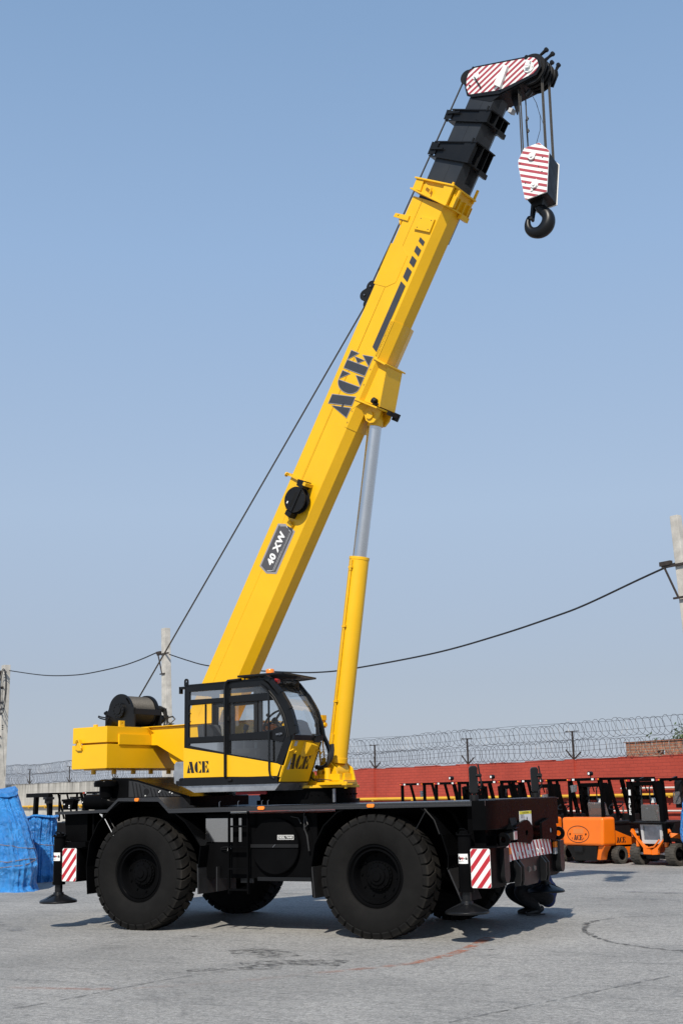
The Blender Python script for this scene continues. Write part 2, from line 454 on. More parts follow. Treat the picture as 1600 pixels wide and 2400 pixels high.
# outriggers
RECT = lambda x0, x1, z0, z1, r=.014: [(x0+r, z0), (x1-r, z0), (x1, z0+r), (x1, z1-r), (x1-r, z1), (x0+r, z1), (x0, z1-r), (x0, z0+r)]
def make_outrigger():                                      # local: jack axis at x=0, plate side towards -y
    mb = MB()
    mb.cyl((0, 0, .575), (0, 0, 1.19), .08, 28); mb.cyl((0, 0, 1.19), (0, 0, 1.205), .10, 28); mb.cyl((0, 0, 1.205), (0, 0, 1.24), .055, 18); mb.cyl((0, 0, .56), (0, 0, .60), .088, 28)
    for k in range(6):
        a = k*math.pi/3+.3; mb.cyl((.085*math.cos(a), .085*math.sin(a), 1.19), (.085*math.cos(a), .085*math.sin(a), 1.222), .011, 6)
    mb.tube([(-.05, -.03, 1.23), (-.03, -.05, 1.26), (.02, -.05, 1.26), (.05, -.02, 1.23)], .009, 6)
    o = mb.build('outrigger', BLACK, CR, bevel=.003)
    mb = MB(); mb.box(.07, .325, -.03, .45, .600, 1.045); mb.hexa([(.07, -.03, 1.045), (.40, -.03, 1.045), (.40, .3, 1.045), (.07, .3, 1.045)], [(.09, -.02, 1.06), (.40, .0, 1.06), (.40, .3, 1.06), (.09, .3, 1.06)])
    mb.build('beam_box', BLACK, o, bevel=.006)
    mb = MB()
    mb.cyl((0, 0, .43), (0, 0, .60), .052, 20); mb.lathe([(.25, .325), (.252, .345), (.24, .36), (.075, .425), (.068, .46), (.01, .46)], (0, 0, 0), (0, 0, 1), 36)
    for k in range(6):
        a = k*math.pi/3+.2; c, s_ = math.cos(a), math.sin(a)
        mb.prism([(.05*c, .05*s_, .45), (.235*c, .235*s_, .362), (.05*c, .05*s_, .37)], (-.012*s_, .012*c, 0))
    mb.build('foot_pad', BLACKB, o, bevel=.002)
    mb = MB(); mb.xz(RECT(.082, .322, .606, 1.038), -.037, -.0305); pl = mb.build('warning_plate', WHITE, o)
    mb = MB()
    for q in stripes(RECT(.084, .320, .608, 1.036), (.62, .78), .098, .48, .02): mb.poly([(p[0], -.0385, p[1]) for p in q])
    mb.build('warning_stripes', REDS, o)
    mb = MB()                                              # decal wrapped round the jack
    a0, a1 = R(225), R(315)
    for k in range(8):
        p, q = a0+(a1-a0)*k/8, a0+(a1-a0)*(k+1)/8
        mb.poly([(.0815*math.cos(p), .0815*math.sin(p), .875), (.0815*math.cos(q), .0815*math.sin(q), .875), (.0815*math.cos(q), .0815*math.sin(q), .983), (.0815*math.cos(p), .0815*math.sin(p), .983)])
    mb.build('decal', WHITE, o)
    for mt, its in ((DECALB, ((238, .935, .012, .02), (240, .95, .008, .012), (250, .925, .014, .02), (262, .934, .008, .012), (283, .93, .004, .02), (290, .935, .01, .003), (302, .928, .012, .022), (300, .948, .008, .008), (245, .897, .02, .004), (270, .897, .02, .003))), (REDS, ((272, .935, .009, .02), (271, .918, .004, .02), (254, .94, .01, .01)))):
        mb = MB()
        for a, z, w, h_ in its:
            a = R(a); c, s_ = math.cos(a), math.sin(a)
            mb.poly([(.0825*c+s_*w, .0825*s_-c*w, z-h_/2), (.0825*c-s_*w, .0825*s_+c*w, z-h_/2), (.0825*c-s_*w, .0825*s_+c*w, z+h_/2), (.0825*c+s_*w, .0825*s_-c*w, z+h_/2)])
        mb.build('decal_symbol', mt, o)
    return o
g0 = make_outrigger(); g0.location = (2.915, -1.355, 0)
g = copy_tree(g0, CR); g.location = (-3.055, -1.355, 0)
for x, y in ((2.83, 1.67), (-3.055, 1.4)):
    g = copy_tree(g0, CR); g.location = (x, y, 0); g.rotation_euler = (0, 0, math.pi)
m = MB(); m.box(2.66, 2.83, 1.2, 1.40, .66, 1.0); m.build('outrigger_beam', BLACKB, chassis, bevel=.004)

# tank, tool box panel, ladder
m = MB(); m.cyl((.28, -1.2, 1.058), (.28, -.6, 1.058), .345, 56); m.cyl((.28, -1.206, 1.058), (.28, -1.2, 1.058), .338, 56)
m.cyl((.28, -1.212, 1.385), (.28, -1.2, 1.385), .01, 8); m.cyl((.28, -1.212, .76), (.28, -1.2, .76), .01, 8)
tank = m.build('fuel_tank', BLACK, CR, bevel=.006)
m = MB(); m.box(-.068, .63, -1.222, -1.2085, 1.040, 1.082); m.build('tank_strap', BLACKM, tank, bevel=.003)
m = MB(); m.bar((.262, -1.2245, 1.045), (.298, -1.2245, 1.078), .006, .003, (0, 1, 0)); m.build('strap_scratch', STEEL, tank)
m = MB(); m.xz([(.325, 1.137), (.56, 1.137), (.56, 1.193), (.325, 1.193)], -1.2105, -1.207); lab = m.build('tank_label', WHITE, tank)
m = MB(); m.xz([(.331, 1.143), (.554, 1.143), (.554, 1.187), (.331, 1.187)], -1.213, -1.211); m.build('label_field', DECALB, tank)
m = MB(); put_text(m, 'DIESEL TANK', lambda x, y: (.338+x, -1.2145, 1.151+y), width=.21, height=.029, offset=.012); m.build('lettering', WHITE, tank)
m = MB(); m.box(-.793, -.374, -1.156, -1.141, 1.108, 1.406); m.build('tool_box_panel', SATIN, CR, bevel=.002)
m = MB(); m.box(-.286, -.246, -1.150, -1.1405, 1.11, 1.406); m.build('sight_strip', SATIN, CR)
m = MB()
for x in (-.376, -.09): m.bar((x, -1.24, .475), (x, -1.24, 1.5), .018, .04, (0, 1, 0))
for z in (1.304, 1.05, .781, .526): m.box(-.37, -.095, -1.262, -1.222, z-.012, z+.012)
m.build('ladder', BLACK, CR, bevel=.003)
m = MB(); m.tube([(-.55, -1.17, 1.03), (-.5, -1.185, 1.045), (-.42, -1.185, 1.05), (-.38, -1.18, 1.05)], .006, 6)
m.tube([(-.55, -1.17, 1.02), (-.47, -1.185, 1.015), (-.40, -1.185, 1.025)], .004, 6); m.build('door_latch', BLACKM, CR)
m = MB()
for k in range(4): m.tube([(-.43+.012*k, -1.19, 1.0+.01*(k % 2)), (-.42+.012*k, -1.2, 1.035), (-.405+.008*k, -1.19, 1.06-.01*(k % 2)), (-.415+.01*k, -1.19, 1.02)], .005, 5)
m.build('tie_wire', LGREY, CR)
m = MB(); m.box(.0, .86, -1.17, -1.142, .632, .68); m.box(-.28, -.09, -1.12, -1.10, .60, .66); m.build('tank_cradle', BLACKB, CR, bevel=.004)
m = MB(); m.tube([(.72, -1.18, 1.42), (.76, -1.2, 1.32), (.71, -1.2, 1.28), (.75, -1.2, 1.18), (.77, -1.19, 1.0)], .012, 8); m.tube([(.69, -1.16, 1.48), (.70, -1.18, 1.25)], .012, 8); m.tube([(.5, -1.17, 1.42), (.62, -1.19, 1.40), (.66, -1.19, 1.33)], .008, 8)
each(m, 'air_hose', HOSE, CR)
for x, z, w in ((-1.759, 1.664, .034), (.18, 1.530, .050), (1.722, 1.537, .050)):
    m = MB(); m.xz(RECT(x-w, x+w, z-.022, z+.022, .012), -1.372, -1.350); m.build('marker_lamp', AMBER, CR, bevel=.004)
for x in (-.62, -.33, .03, .12): 
    m = MB(); m.tube([(x, -1.1, deck_z(x)), (x, -1.1, deck_z(x)+.06), (x+.02, -1.1, deck_z(x)+.075)], .004, 6); m.build('deck_hook', STEEL, CR)

# engine cover and air intake
side = [(-2.62, 1.56), (-2.62, 1.97), (-2.34, 1.955), (-2.17, 1.931), (-1.287, 1.694), (-1.287, 1.56)]
topf = [(-2.62, 1.98), (-2.48, 1.978), (-2.12, 1.965), (-1.88, 1.91), (-1.5, 1.735), (-1.287, 1.70)]
m = MB()
m.prism([(-2.62, -.80, 1.56)]+[(x, -.80, z) for x, z in side[1:5]]+[(-1.287, -.80, 1.56)], (0, .012, 0))
A = [(-2.62, -.80, 1.97), (-2.34, -.80, 1.955), (-2.17, -.80, 1.931), (-1.70, -.80, 1.805), (-1.287, -.80, 1.694)]
Bk = [(-2.62, .55, 1.985), (-2.40, .55, 1.975), (-2.10, .55, 1.955), (-1.62, .55, 1.80), (-1.20, .55, 1.694)]
for k in range(4): m.poly([A[k], A[k+1], Bk[k+1], Bk[k]])
m.poly([(-2.62, -.8, 1.56), (-2.62, -.8, 1.97), (-2.62, .55, 1.985), (-2.62, .55, 1.56)])
m.poly([(-1.287, -.8, 1.56), (-1.287, -.8, 1.694), (-1.2, .55, 1.694), (-1.2, .55, 1.56)])
hood = m.build('engine_cover', GLOSSK, CR, recalc=False)
m = MB(); m.prism([(-2.32, -.8035, 1.70), (-2.32, -.8035, 1.925), (-2.17, -.8035, 1.905), (-1.42, -.8035, 1.70)], (0, .003, 0)); m.build('vent_panel', GREYV, hood)
m = MB()
def hood_top(x): return 1.95 if x < -2.2 else 1.931+(x+2.17)*(1.694-1.931)/.883
for k in range(15):
    x = -2.25+k*.062; zt = hood_top(x+.03)-.035
    if zt-1.70 < .02: continue
    if -2.09 < x < -1.97: zb, zt = 1.83, zt
    else: zb = 1.70
    m.prism([(x-.02, -.806, zt), (x+.0, -.806, zt-.005), (x+.035+.05*(zt-zb), -.806, zb), (x+.015+.05*(zt-zb), -.806, zb)], (0, .004, 0))
m.cyl((-2.016, -.807, 1.769), (-2.016, -.80, 1.769), .045, 20)
each(m, 'cover_slot', BLACKM, hood)
m = MB()
for x, z in ((-2.03, 1.715), (-1.80, 1.76), (-1.78, 1.775), (-1.62, 1.755), (-1.58, 1.74)): m.cyl((x, -.812, z), (x, -.80, z), .008, 8)
each(m, 'cover_bolt', WHITE, hood)
m = MB(); m.lathe([(.12, 1.845), (.165, 1.85), (.17, 1.90), (.155, 1.93), (.06, 1.95), (.01, 1.952)], (-2.645, -.9, 0), (0, 0, 1), 32)
m.lathe([(.09, 1.70), (.09, 1.85)], (-2.645, -.9, 0), (0, 0, 1), 24)
m.lathe([(.06, -.20), (.105, -.16), (.108, -.03), (.112, -.02), (.108, 0), (.108, .16), (.06, .22)], (-2.80, -.9, 1.645), (1, 0, 0), 28)
m.tube([(-2.645, -.9, 1.72), (-2.63, -.9, 1.65), (-2.55, -.88, 1.62), (-2.45, -.84, 1.62)], .07, 14)
m.build('air_intake', BLACK, CR, bevel=.002)
m = MB(); m.xz([(-3.39, 1.545), (-3.24, 1.545), (-3.20, 1.66), (-3.22, 1.70), (-3.40, 1.69)], -.92, -.80); m.box(-3.41, -3.19, -.93, -.79, 1.66, 1.69)
m.xz([(-3.06, 1.53), (-3.0, 1.53), (-3.0, 1.68), (-3.06, 1.68)], -.9, -.84); m.box(-3.3, -2.95, -.9, -.87, 1.672, 1.685)
m.build('rear_lamp_bracket', BLACK, CR, bevel=.004)
m = MB()
for x, z in ((-3.36, 1.62), (-3.27, 1.60), (-3.27, 1.575), (-3.03, 1.645)): m.cyl((x, -.93, z), (x, -.915, z), .009, 8)
each(m, 'bracket_bolt', WHITE, CR)

# front end
m = MB()
m.prism([(3.02, -1.352, 1.24), (3.187, -1.352, 1.24), (3.24, -1.11, 1.24), (3.24, 1.13, 1.24), (3.0, 1.2, 1.24), (2.9, -1.0, 1.24)], (0, 0, .335))
m.box(3.05, 3.11, -1.15, 1.15, 1.0, 1.25)
nose = m.build('front_body', BLACK, CR, bevel=.008)
m = MB(); m.box(2.9, 3.235, -1.1, 1.1, 1.5755, 1.583); m.build('top_trim', BLACKB, nose)
m = MB()
for yc in (-.27, .66):                                    # big round-nosed lugs facing forward
    m.plate([(yc-.36, 1.03), (yc-.02, 1.0)]+circ(yc, 1.172, .235, 22, R(-62), R(104))+[(yc-.36, 1.33)], [list(reversed(circ(yc, 1.172, .05, 16)))], lambda y, z: (3.262, y, z*.66+1.172*.34), (.03, 0, 0))
each(m, 'tow_lug', BLACK, nose, bevel=.004); m = MB()
m.xz([(3.11, 1.20), (3.28, 1.20), (3.245, 1.36), (3.11, 1.36)], -.72, -.50)
m.prism([(3.12, -.86, 1.22), (3.34, -.80, 1.235), (3.30, -.55, 1.245), (3.12, -.5, 1.24)], (0, 0, .012))
m.prism([(3.11, -.86, 1.225), (3.33, -.8, 1.24), (3.12, -.66, 1.37)], (.005, .012, .0))
for y in (-1.02, 1.02):                                   # ring lugs at the ends
    m.plate(circ(3.26, 1.12, .085, 20), [list(reversed(circ(3.26, 1.12, .035, 14)))], lambda a, b, y=y: (a, y, b), (0, .03, 0)); m.box(3.1, 3.22, y, y+.03, 1.04, 1.17)
each(m, 'front_bracket', BLACK, nose, bevel=.004)
m = MB()
m.cyl((3.26, .66, 1.172), (3.28, .66, 1.172), .034, 18); m.build('lug_hole_daylight', LGREY, nose)  # pale disc paints the daylight seen through the far lug's hole
# board with raking stripes
bo = [(-.845, 1.07), (.775, 1.07), (.80, .878), (-.72, .87), (-.75, .98), (-.845, 1.0)]
m = MB(); m.prism([(3.226, y, z) for y, z in bo], (.008, 0, 0)); m.build('warning_board', WHITE, nose)
m = MB()
for q in stripes([(-.845, 1.069), (.774, 1.069), (.799, .879), (-.719, .871), (-.80, 1.0)], (-.055, .1), .108, .45, .02): m.poly([(3.2355, y, z) for y, z in q])
m.build('warning_stripes', REDS, nose)
m = MB()
for k in range(6):
    y = -.50+k*.185; m.tube([(3.236, y-.015, .965), (3.25, y, .95), (3.25, y+.02, .92), (3.236, y+.03, .90)], .007, 6)
each(m, 'board_cleat', WHITE, nose, smooth=60)
for y in (-.80, .92):
    m = MB(); m.box(3.226, 3.262, y-.045, y+.045, .945, 1.02); m.build('indicator_lamp', AMBER, nose, bevel=.006)
    m = MB(); m.box(3.226, 3.258, y-.045, y+.045, .862, .943); m.build('side_lamp', LAMP, nose, bevel=.006)
m = MB(); m.box(3.2, 3.30, -.775, -.665, 1.105, 1.215); hb = m.build('headlight', BLACKM, nose, bevel=.004)
m = MB(); m.box(3.301, 3.315, -.77, -.67, 1.11, 1.21); m.build('headlight_lens', LAMP, nose, bevel=.006)
# lower skirt lugs
m = MB()
for y in (-.60, -.485, .325, .44):
    m.xz([(3.222, 1.0-.13), (3.25, .87), (3.31, .79), (3.31, .64), (3.29, .575), (3.222, .565)], y, y+.022)
m.yz([(-.40, .87), (.30, .87), (.27, .60), (.18, .555), (-.22, .55), (-.36, .58)], 3.2225, 3.238)
each(m, 'skirt_plate', BLACKB, nose, bevel=.003)
m = MB()
for y in (-.12, .07): m.xz([(3.2385, .77), (3.26, .76), (3.262, .72), (3.2385, .70)], y, y+.018)
each(m, 'tow_hook', STEEL, nose)
for y in (-1.0, 1.05):
    m = MB(); pts = circ(y, .72, .085, 12, math.pi, 2*math.pi)+[(y+.085, 1.03), (y-.085, 1.03)]
    m.prism([(3.2225, p[0], p[1]) for p in pts], (.07, 0, 0)); m.build('corner_guard', BLACKB, nose, bevel=.015)
# caution label
m = MB(); m.box(3.2405, 3.2435, -.365, .065, 1.243, 1.43); m.build('caution_label', WHITE, nose)
m = MB(); m.box(3.2436, 3.2442, -.363, .063, 1.392, 1.428); m.build('label_header', YLABEL, nose)
m = MB(); put_text(m, 'CAUTION', lambda x, y: (3.2452, -.26+x, 1.40+y), width=.22, height=.02, offset=.01)
for z in (1.385, 1.376, 1.367, 1.358, 1.349): m.poly([(3.2452, -.335, z), (3.2452, -.335+.08+.07*math.sin(z*900)**2, z), (3.2452, -.335+.08+.07*math.sin(z*900)**2, z+.003), (3.2452, -.335, z+.003)])
for y0, w, z0, h_ in ((-.12, .035, 1.33, .03), (-.105, .02, 1.29, .05), (-.125, .05, 1.282, .012), (-.21, .02, 1.29, .04), (-.33, .1, 1.263, .004), (-.215, .004, 1.28, .11)): m.poly([(3.2452, y0, z0), (3.2452, y0+w, z0), (3.2452, y0+w*.7, z0+h_), (3.2452, y0+w*.2, z0+h_)])
m.build('label_print', DECALB, nose)
# mirrors on stalks
for y, s_ in ((-1.17, 1), (1.0, 1)):
    x = 2.985
    m = MB(); pts = [(x-.02, 1.65), (x+.02, 1.65), (x+.05, 1.67), (x+.052, 1.95), (x+.03, 1.975), (x-.03, 1.975), (x-.05, 1.95), (x-.048, 1.67)]
    mb_M = Matrix.Translation((x, y, 0)) @ Matrix.Rotation(R(28), 4, 'Z') @ Matrix.Translation((-x, -y, 0)); m.M = mb_M
    m.xz(pts, y-.03, y+.03); mi = m.build('mirror', BLACKB, CR, bevel=.014)
    m = MB(); m.tube([(x+.07, y-.01, 1.99), (x+.085, y, 1.86), (x+.1, y, 1.78), (x+.09, y, 1.72), (x+.03, y, 1.68), (x+.0, y, 1.575)], .011, 8)
    m.cyl((x, y, 1.57), (x, y, 1.64), .05, 14); m.cyl((x+.04, y, 1.86), (x+.10, y, 1.86), .02, 12); m.build('mirror_stalk', BLACKM, mi)
# slewing ring
m = MB(); m.cyl((.1, 0, 1.56), (.1, 0, 1.765), .655, 72); m.cyl((.1, 0, 1.56), (.1, 0, 1.62), .70, 72)
for k in range(44):
    a = 2*math.pi*k/44; m.cyl((.1+.655*math.cos(a), .655*math.sin(a), 1.68), (.1+.668*math.cos(a), .668*math.sin(a), 1.68), .011, 6)
m.build('slewing_ring', BLACK, CR, bevel=.003)
m = MB(); m.cyl((.72, -.42, 1.58), (.72, -.42, 1.75), .024, 14); m.build('swivel_pin', STEEL, CR)
# ================================================================ superstructure (turned a little to the near side)
def SB(): return MB(SUP)
m = SB()
m.cyl((0, 0, 1.765), (0, 0, 1.80), .70, 72)
for y in (-.33, .31):                                      # side cheeks of the slewing frame
    m.xz([(-2.67, 2.70), (-.6, 2.69), (-.6, 1.80), (-1.0, 1.78), (-2.0, 2.182), (-2.54, 2.437), (-2.67, 2.441)], y, y+.02)
m.box(-2.9, -.7, -.37, .37, 2.7005, 2.714)                  # top flange
m.box(-2.0, .45, -.40, .40, 1.80, 1.93)
belly = [(-2.40, 2.44)]+[(-2.02+.38*math.cos(a), 2.44+.36*math.sin(a)) for a in [R(200+10*k) for k in range(12)]]+[(-1.4, 2.1), (-1.0, 1.85), (-.6, 1.85), (-.6, 2.4), (-1.7, 2.44)]
m.xz(belly, -.26, .26)
frame = m.build('slewing_frame', YELLOW, CR, bevel=.006)
m = SB()
m.xy([(-.32, -.46), (.90, -.46), (.95, -.40), (.76, .0), (.66, .22), (.50, .46), (-.32, .46)], 1.8005, 1.835)                    # front platform
m.xz([(-.18, 1.835), (-.19, 1.885), (.21, 2.0), (.42, 1.99), (.46, 1.95), (.47, 1.835)], -.46, -.445)
m.box(-.20, .48, -.475, -.43, 1.835, 1.85); m.prism([(-.19, -.47, 1.885), (.21, -.47, 2.0), (.21, -.43, 2.0), (-.19, -.43, 1.885)], (0, 0, .008))
m.box(.46, .80, -.36, -.30, 1.835, 1.94); m.xy([(.46, -.36), (.86, -.36), (.68, .10), (.60, .30), (.46, .36)], 1.8355, 1.86)
for y in (-.20, .17):                                      # clevis for the lift ram
    m.xz([(.30, 1.86), (.30, 1.98), (.36, 2.08), (.52, 2.10), (.62, 2.02), (.66, 1.86)], y, y+.03)
m.box(.50, .62, .0, .2, 1.86, 1.95)
m.cyl((.60, -.36, 1.81), (.60, -.36, 2.02), .042, 18); m.cyl((.60, -.36, 1.80), (.60, -.36, 1.825), .09, 18)
m.cyl((.10, -.42, 1.835), (.10, -.42, 1.875), .018, 10); m.cyl((.10, -.42, 1.835), (.10, -.42, 1.845), .035, 10)
m.box(.93, 1.0, -.5, -.35, 1.79, 1.815); m.cyl((.96, -.45, 1.75), (.96, -.45, 1.84), .02, 10)
front_plat = m.build('front_platform', YELLOW, frame, bevel=.004)
m = SB(); m.tube([(.38, -.47, 2.0), (.40, -.48, 1.93), (.45, -.48, 1.88), (.55, -.47, 1.875), (.7, -.4, 1.86)], .006, 6)
m.tube([(.38, -.47, 1.99), (.42, -.48, 1.9), (.47, -.48, 1.86), (.56, -.46, 1.85)], .006, 6); m.build('cable', HOSE, frame)
m = SB()                                                   # valve block and fittings beside the ram
m.box(.27, .36, -.16, -.05, 2.56, 2.66); m.box(.30, .38, -.16, -.06, 2.66, 2.73); m.cyl((.22, -.1, 2.60), (.40, -.1, 2.60), .03, 12); m.box(.24, .30, -.15, -.09, 2.58, 2.62)
m.tube([(.29, -.12, 2.56), (.285, -.12, 2.4), (.30, -.12, 2.2), (.31, -.1, 2.02)], .012, 8)
m.tube([(.345, -.1, 2.56), (.34, -.1, 2.35), (.36, -.1, 2.16), (.36, -.1, 2.1)], .01, 8); m.cyl((.35, -.1, 2.07), (.35, -.1, 2.16), .03, 10)
for k in range(4): m.tube([(.40+.015*k, -.30, 1.86), (.42+.01*k, -.30, 1.98), (.48+.015*k, -.27, 2.06), (.5, -.22, 2.10)], .014, 8)
m.build('valve_block', YELLOW2, CR, bevel=.003)
m = SB(); m.tube([(.325, -.12, 2.545), (.37, -.13, 2.50), (.36, -.13, 2.46)], .006, 6); m.build('cable', HOSE, frame)
m = SB(); m.tube([(.492, -.30, 2.462), (.53, -.30, 2.39), (.575, -.30, 2.31), (.602, -.30, 2.22), (.60, -.30, 2.14), (.565, -.30, 2.075), (.51, -.30, 2.035), (.44, -.30, 2.022), (.37, -.30, 2.04)], .03, 12)
m.tube([(.628, -.28, 2.33), (.632, -.28, 2.25), (.622, -.28, 2.17), (.585, -.285, 2.10)], .026, 12)
m.tube([(.47, -.30, 2.62), (.485, -.30, 2.50), (.50, -.30, 2.44)], .028, 10); m.build('hydraulic_hose', HOSE, CR)

# counterweight
cw = SB()
cw.box(-3.40, -2.672, -1.2, 1.2, 2.108, 2.448)
cw.box(-3.395, -2.682, -1.195, 1.195, 2.474, 2.70)
cw.box(-3.3, -2.76, -1.1, 1.1, 2.44, 2.48)
cwo = cw.build('counterweight', YELLOW, CR, bevel=.007)
m = SB(); m.box(-2.68, -2.652, -.98, -.335, 2.442, 2.592); m.box(-2.68, -2.652, .335, .98, 2.442, 2.592)
m.prism([(-2.67, -.41, 2.69), (-2.65, -.41, 2.69), (-2.60, -.335, 2.62), (-2.67, -.335, 2.60)], (0, .012, 0)); each(m, 'clamp_plate', YELLOW, cwo, bevel=.004)
m = SB()
m.plate([(-3.16, 2.695), (-3.16, 2.745), (-3.09, 2.745), (-3.09, 2.695)], [], lambda x, z: (x, -1.02, z), (0, .03, 0))
for y in (-.88, .88): m.plate([(y-.055, 2.695), (y-.055, 2.785), (y+.045, 2.785), (y+.045, 2.695)], [list(reversed(circ(y, 2.745, .014, 10)))], lambda y_, z: (-2.73, y_, z), (.03, 0, 0))
m.plate([(-3.315, 2.41), (-3.245, 2.53), (-3.215, 2.53), (-3.175, 2.42), (-3.175, 2.37), (-3.255, 2.37)], [list(reversed(circ(-3.23, 2.49, .014, 10)))], lambda x, z: (x, -1.232, z), (0, .026, 0))
m.tube([(-3.275, -1.25, 2.47), (-3.255, -1.255, 2.52), (-3.215, -1.25, 2.53), (-3.195, -1.24, 2.46), (-3.165, -1.235, 2.40)], .012, 8)
each(m, 'lifting_lug', YELLOW2, cwo, bevel=.003)
m = SB()
for y in (-.88, -.49, -.13, .25, .64): m.cyl((-2.86, y, 2.03), (-2.86, y, 2.11), .035, 8)
m.cyl((-3.1, -1.05, 2.03), (-3.1, -1.05, 2.11), .035, 8)
m.box(-3.25, -2.80, -1.1, 1.1, 2.09, 2.109); each(m, 'ballast_bolt', YELLOW2, cwo)

# winch
m = SB(); yn, yf = -.52, .03; xc, zc = -3.13, 2.97
sidep = [(-3.44, 2.70), (-2.83, 2.70), (-2.83, 3.0)]+circ(xc, zc, .245, 18, R(8), R(172))+[(-3.40, 2.96), (-3.44, 2.94)]
hole = [(xc+r*math.cos(R(a)), zc+r*math.sin(R(a))) for r, rg in ((.20, range(55, 21, -6)), (.225, range(22, 56, 6))) for a in rg]
m.plate(sidep, [hole], lambda x, z: (x, yn, z), (0, .03, 0)); m.plate(sidep, [], lambda x, z: (x, yf, z), (0, .03, 0))
m.box(-2.86, -2.83, yn, yf+.03, 2.90, 2.985); m.box(-3.44, -2.83, yn, yf+.03, 2.70, 2.72); m.box(-3.44, -3.41, yn, yf, 2.72, 2.94)
m.cyl((xc, yn-.04, zc), (xc, yn, zc), .115, 24); m.cyl((xc, yn-.055, zc), (xc, yn, zc), .06, 20); m.cyl((xc, yf, zc-.05), (xc, yf+.16, zc-.05), .15, 22); m.cyl((-2.95, yf, 2.85), (-2.95, yf+.14, 2.85), .07, 16)
for k in range(12):
    a = 2*math.pi*k/12; m.cyl((xc+.095*math.cos(a), yn-.05, zc+.095*math.sin(a)), (xc+.095*math.cos(a), yn-.03, zc+.095*math.sin(a)), .011, 6)
m.tube([(-3.34, yn-.02, 2.86), (-3.40, yn-.05, 2.875), (-3.48, yn-.06, 2.89), (-3.53, yn-.05, 2.905), (-3.55, yn-.04, 2.89), (-3.50, yn-.05, 2.87), (-3.42, yn-.04, 2.85), (-3.34, yn-.03, 2.84)], .011, 6)
m.cyl((-3.47, yn+.015, 2.94), (-3.42, yn+.015, 2.96), .025, 10)
winch = m.build('winch', BLACKB, CR, bevel=.004)
m = SB()
prof = []; nb = 34
for k in range(nb+1):
    h_ = yn+.05+(yf-yn-.08)*k/nb; prof += [(.212, h_), (.220, h_+(yf-yn-.08)/nb*.5)]
m.lathe([(.05, yn+.03)]+prof+[(.05, yf)], (xc, 0, zc), (0, 1, 0), 48); m.build('rope_drum', ROPE, winch, smooth=60)
m = SB(); m.lathe([(.235, yn+.035), (.235, yn+.05)], (xc, 0, zc), (0, 1, 0), 40); m.lathe([(.242, yf-.03), (.242, yf-.005)], (xc, 0, zc), (0, 1, 0), 40); each(m, 'drum_flange', BLACKM, winch)
m = SB()
for k in range(5):
    o_ = .03*k; m.tube([(-3.0+o_*.4, yf+.04+o_, 3.05-.02*k), (-2.97+o_, yf+.14, 3.05-.01*k), (-2.93+o_*.6, yf+.2, 2.9-.03*k), (-2.90+o_, yf+.16+.02*k, 2.78), (-2.86-o_, yf+.1, 2.70)], .012, 6)
m.tube([(-2.99, yf+.2, 2.86), (-2.9, yf+.34, 2.90), (-2.87, yf+.36, 2.86), (-2.93, yf+.26, 2.75), (-2.98, yf+.2, 2.70)], .013, 6); m.cyl((-2.98, yf+.1, 2.88), (-2.9, yf+.24, 2.88), .035, 10)
m.build('winch_hose', HOSE, winch)

# ================================================================ cab
YA, YB = -1.15, -.53
OUT = [(-1.225, 1.925), (-1.225, 3.172), (.18, 3.172), (.27, 3.118), (.341, 3.04), (.435, 2.945), (.517, 2.828), (.575, 2.735), (.61, 2.636), (.645, 2.53), (.663, 2.436), (.638, 2.375), (.474, 2.063), (.425, 1.905)]
WIN = {'rear_top': [(-1.135, 2.977), (-1.135, 3.084), (-.487, 3.077), (-.487, 2.971)],
 'rear_mid': [(-1.146, 2.474), (-1.146, 2.90), (-.487, 2.905), (-.487, 2.468)],
 'rear_low': [(-1.139, 2.362), (-1.139, 2.388), (-.487, 2.385), (-.487, 2.245)],
 'door_top': [(-.414, 2.986), (-.414, 3.083), (.126, 3.079), (.25, 2.99)],
 'door_mid': [(-.415, 2.484), (-.414, 2.889), (.345, 2.888), (.40, 2.80), (.47, 2.67), (.513, 2.555), (.30, 2.496)],
 'door_low': [(-.415, 2.23), (-.415, 2.395), (.268, 2.385), (.486, 2.339), (.37, 2.095), (.265, 2.12)]}
yel_r = [(-1.232, 1.937), (-1.232, 2.337), (-.489, 2.222), (-.489, 1.934)]
yel_d = [(-.452, 1.934), (-.452, 2.216), (.40, 2.078), (.455, 2.055), (.41, 1.91)]
def side_frame(y0, y1, name, parent):
    m = SB()
    low = [(-1.2, 1.94), (-1.2, 2.33), (-.5, 2.21), (-.5, 1.94)]
    m.plate(OUT, [list(w) for w in WIN.values()], lambda x, z: (x, y0, z), (0, y1-y0, 0))
    return m.build(name, FRAMEK, parent, bevel=.004)
cab = side_frame(YA, YA+.035, 'cab', CR)
m = SB(); m.plate([p for p in OUT], [WIN['rear_mid'], [(-.35, 2.50), (-.35, 3.05), (.10, 3.05), (.28, 3.0), (.46, 2.79), (.57, 2.60), (.61, 2.46)], WIN['rear_top']], lambda x, z: (x, YB-.035, z), (0, .035, 0))
m.build('far_side_frame', FRAMEK, cab, bevel=.004)
m = SB()
m.box(-1.225, .19, YA, YB, 3.155, 3.185)                      # roof, rear wall, floor
m.plate([(YA, 1.925), (YA, 3.17), (YB, 3.17), (YB, 1.925)], [[(YA+.07, 2.42), (YA+.07, 3.05), (YB-.07, 3.05), (YB-.07, 2.42)]], lambda y, z: (-1.225, y, z), (.03, 0, 0))
m.box(-1.2, .42, YA+.03, YB-.03, 1.93, 1.97)
m.box(-1.31, .40, YA-.01, YB, 1.835, 1.925)
for (x0, z0), (x1, z1) in zip(OUT[2:5], OUT[3:6]): m.prism([(x0, YA, z0), (x1, YA, z1), (x1-.02, YA, z1-.02), (x0-.02, YA, z0-.02)], (0, .012, 0))
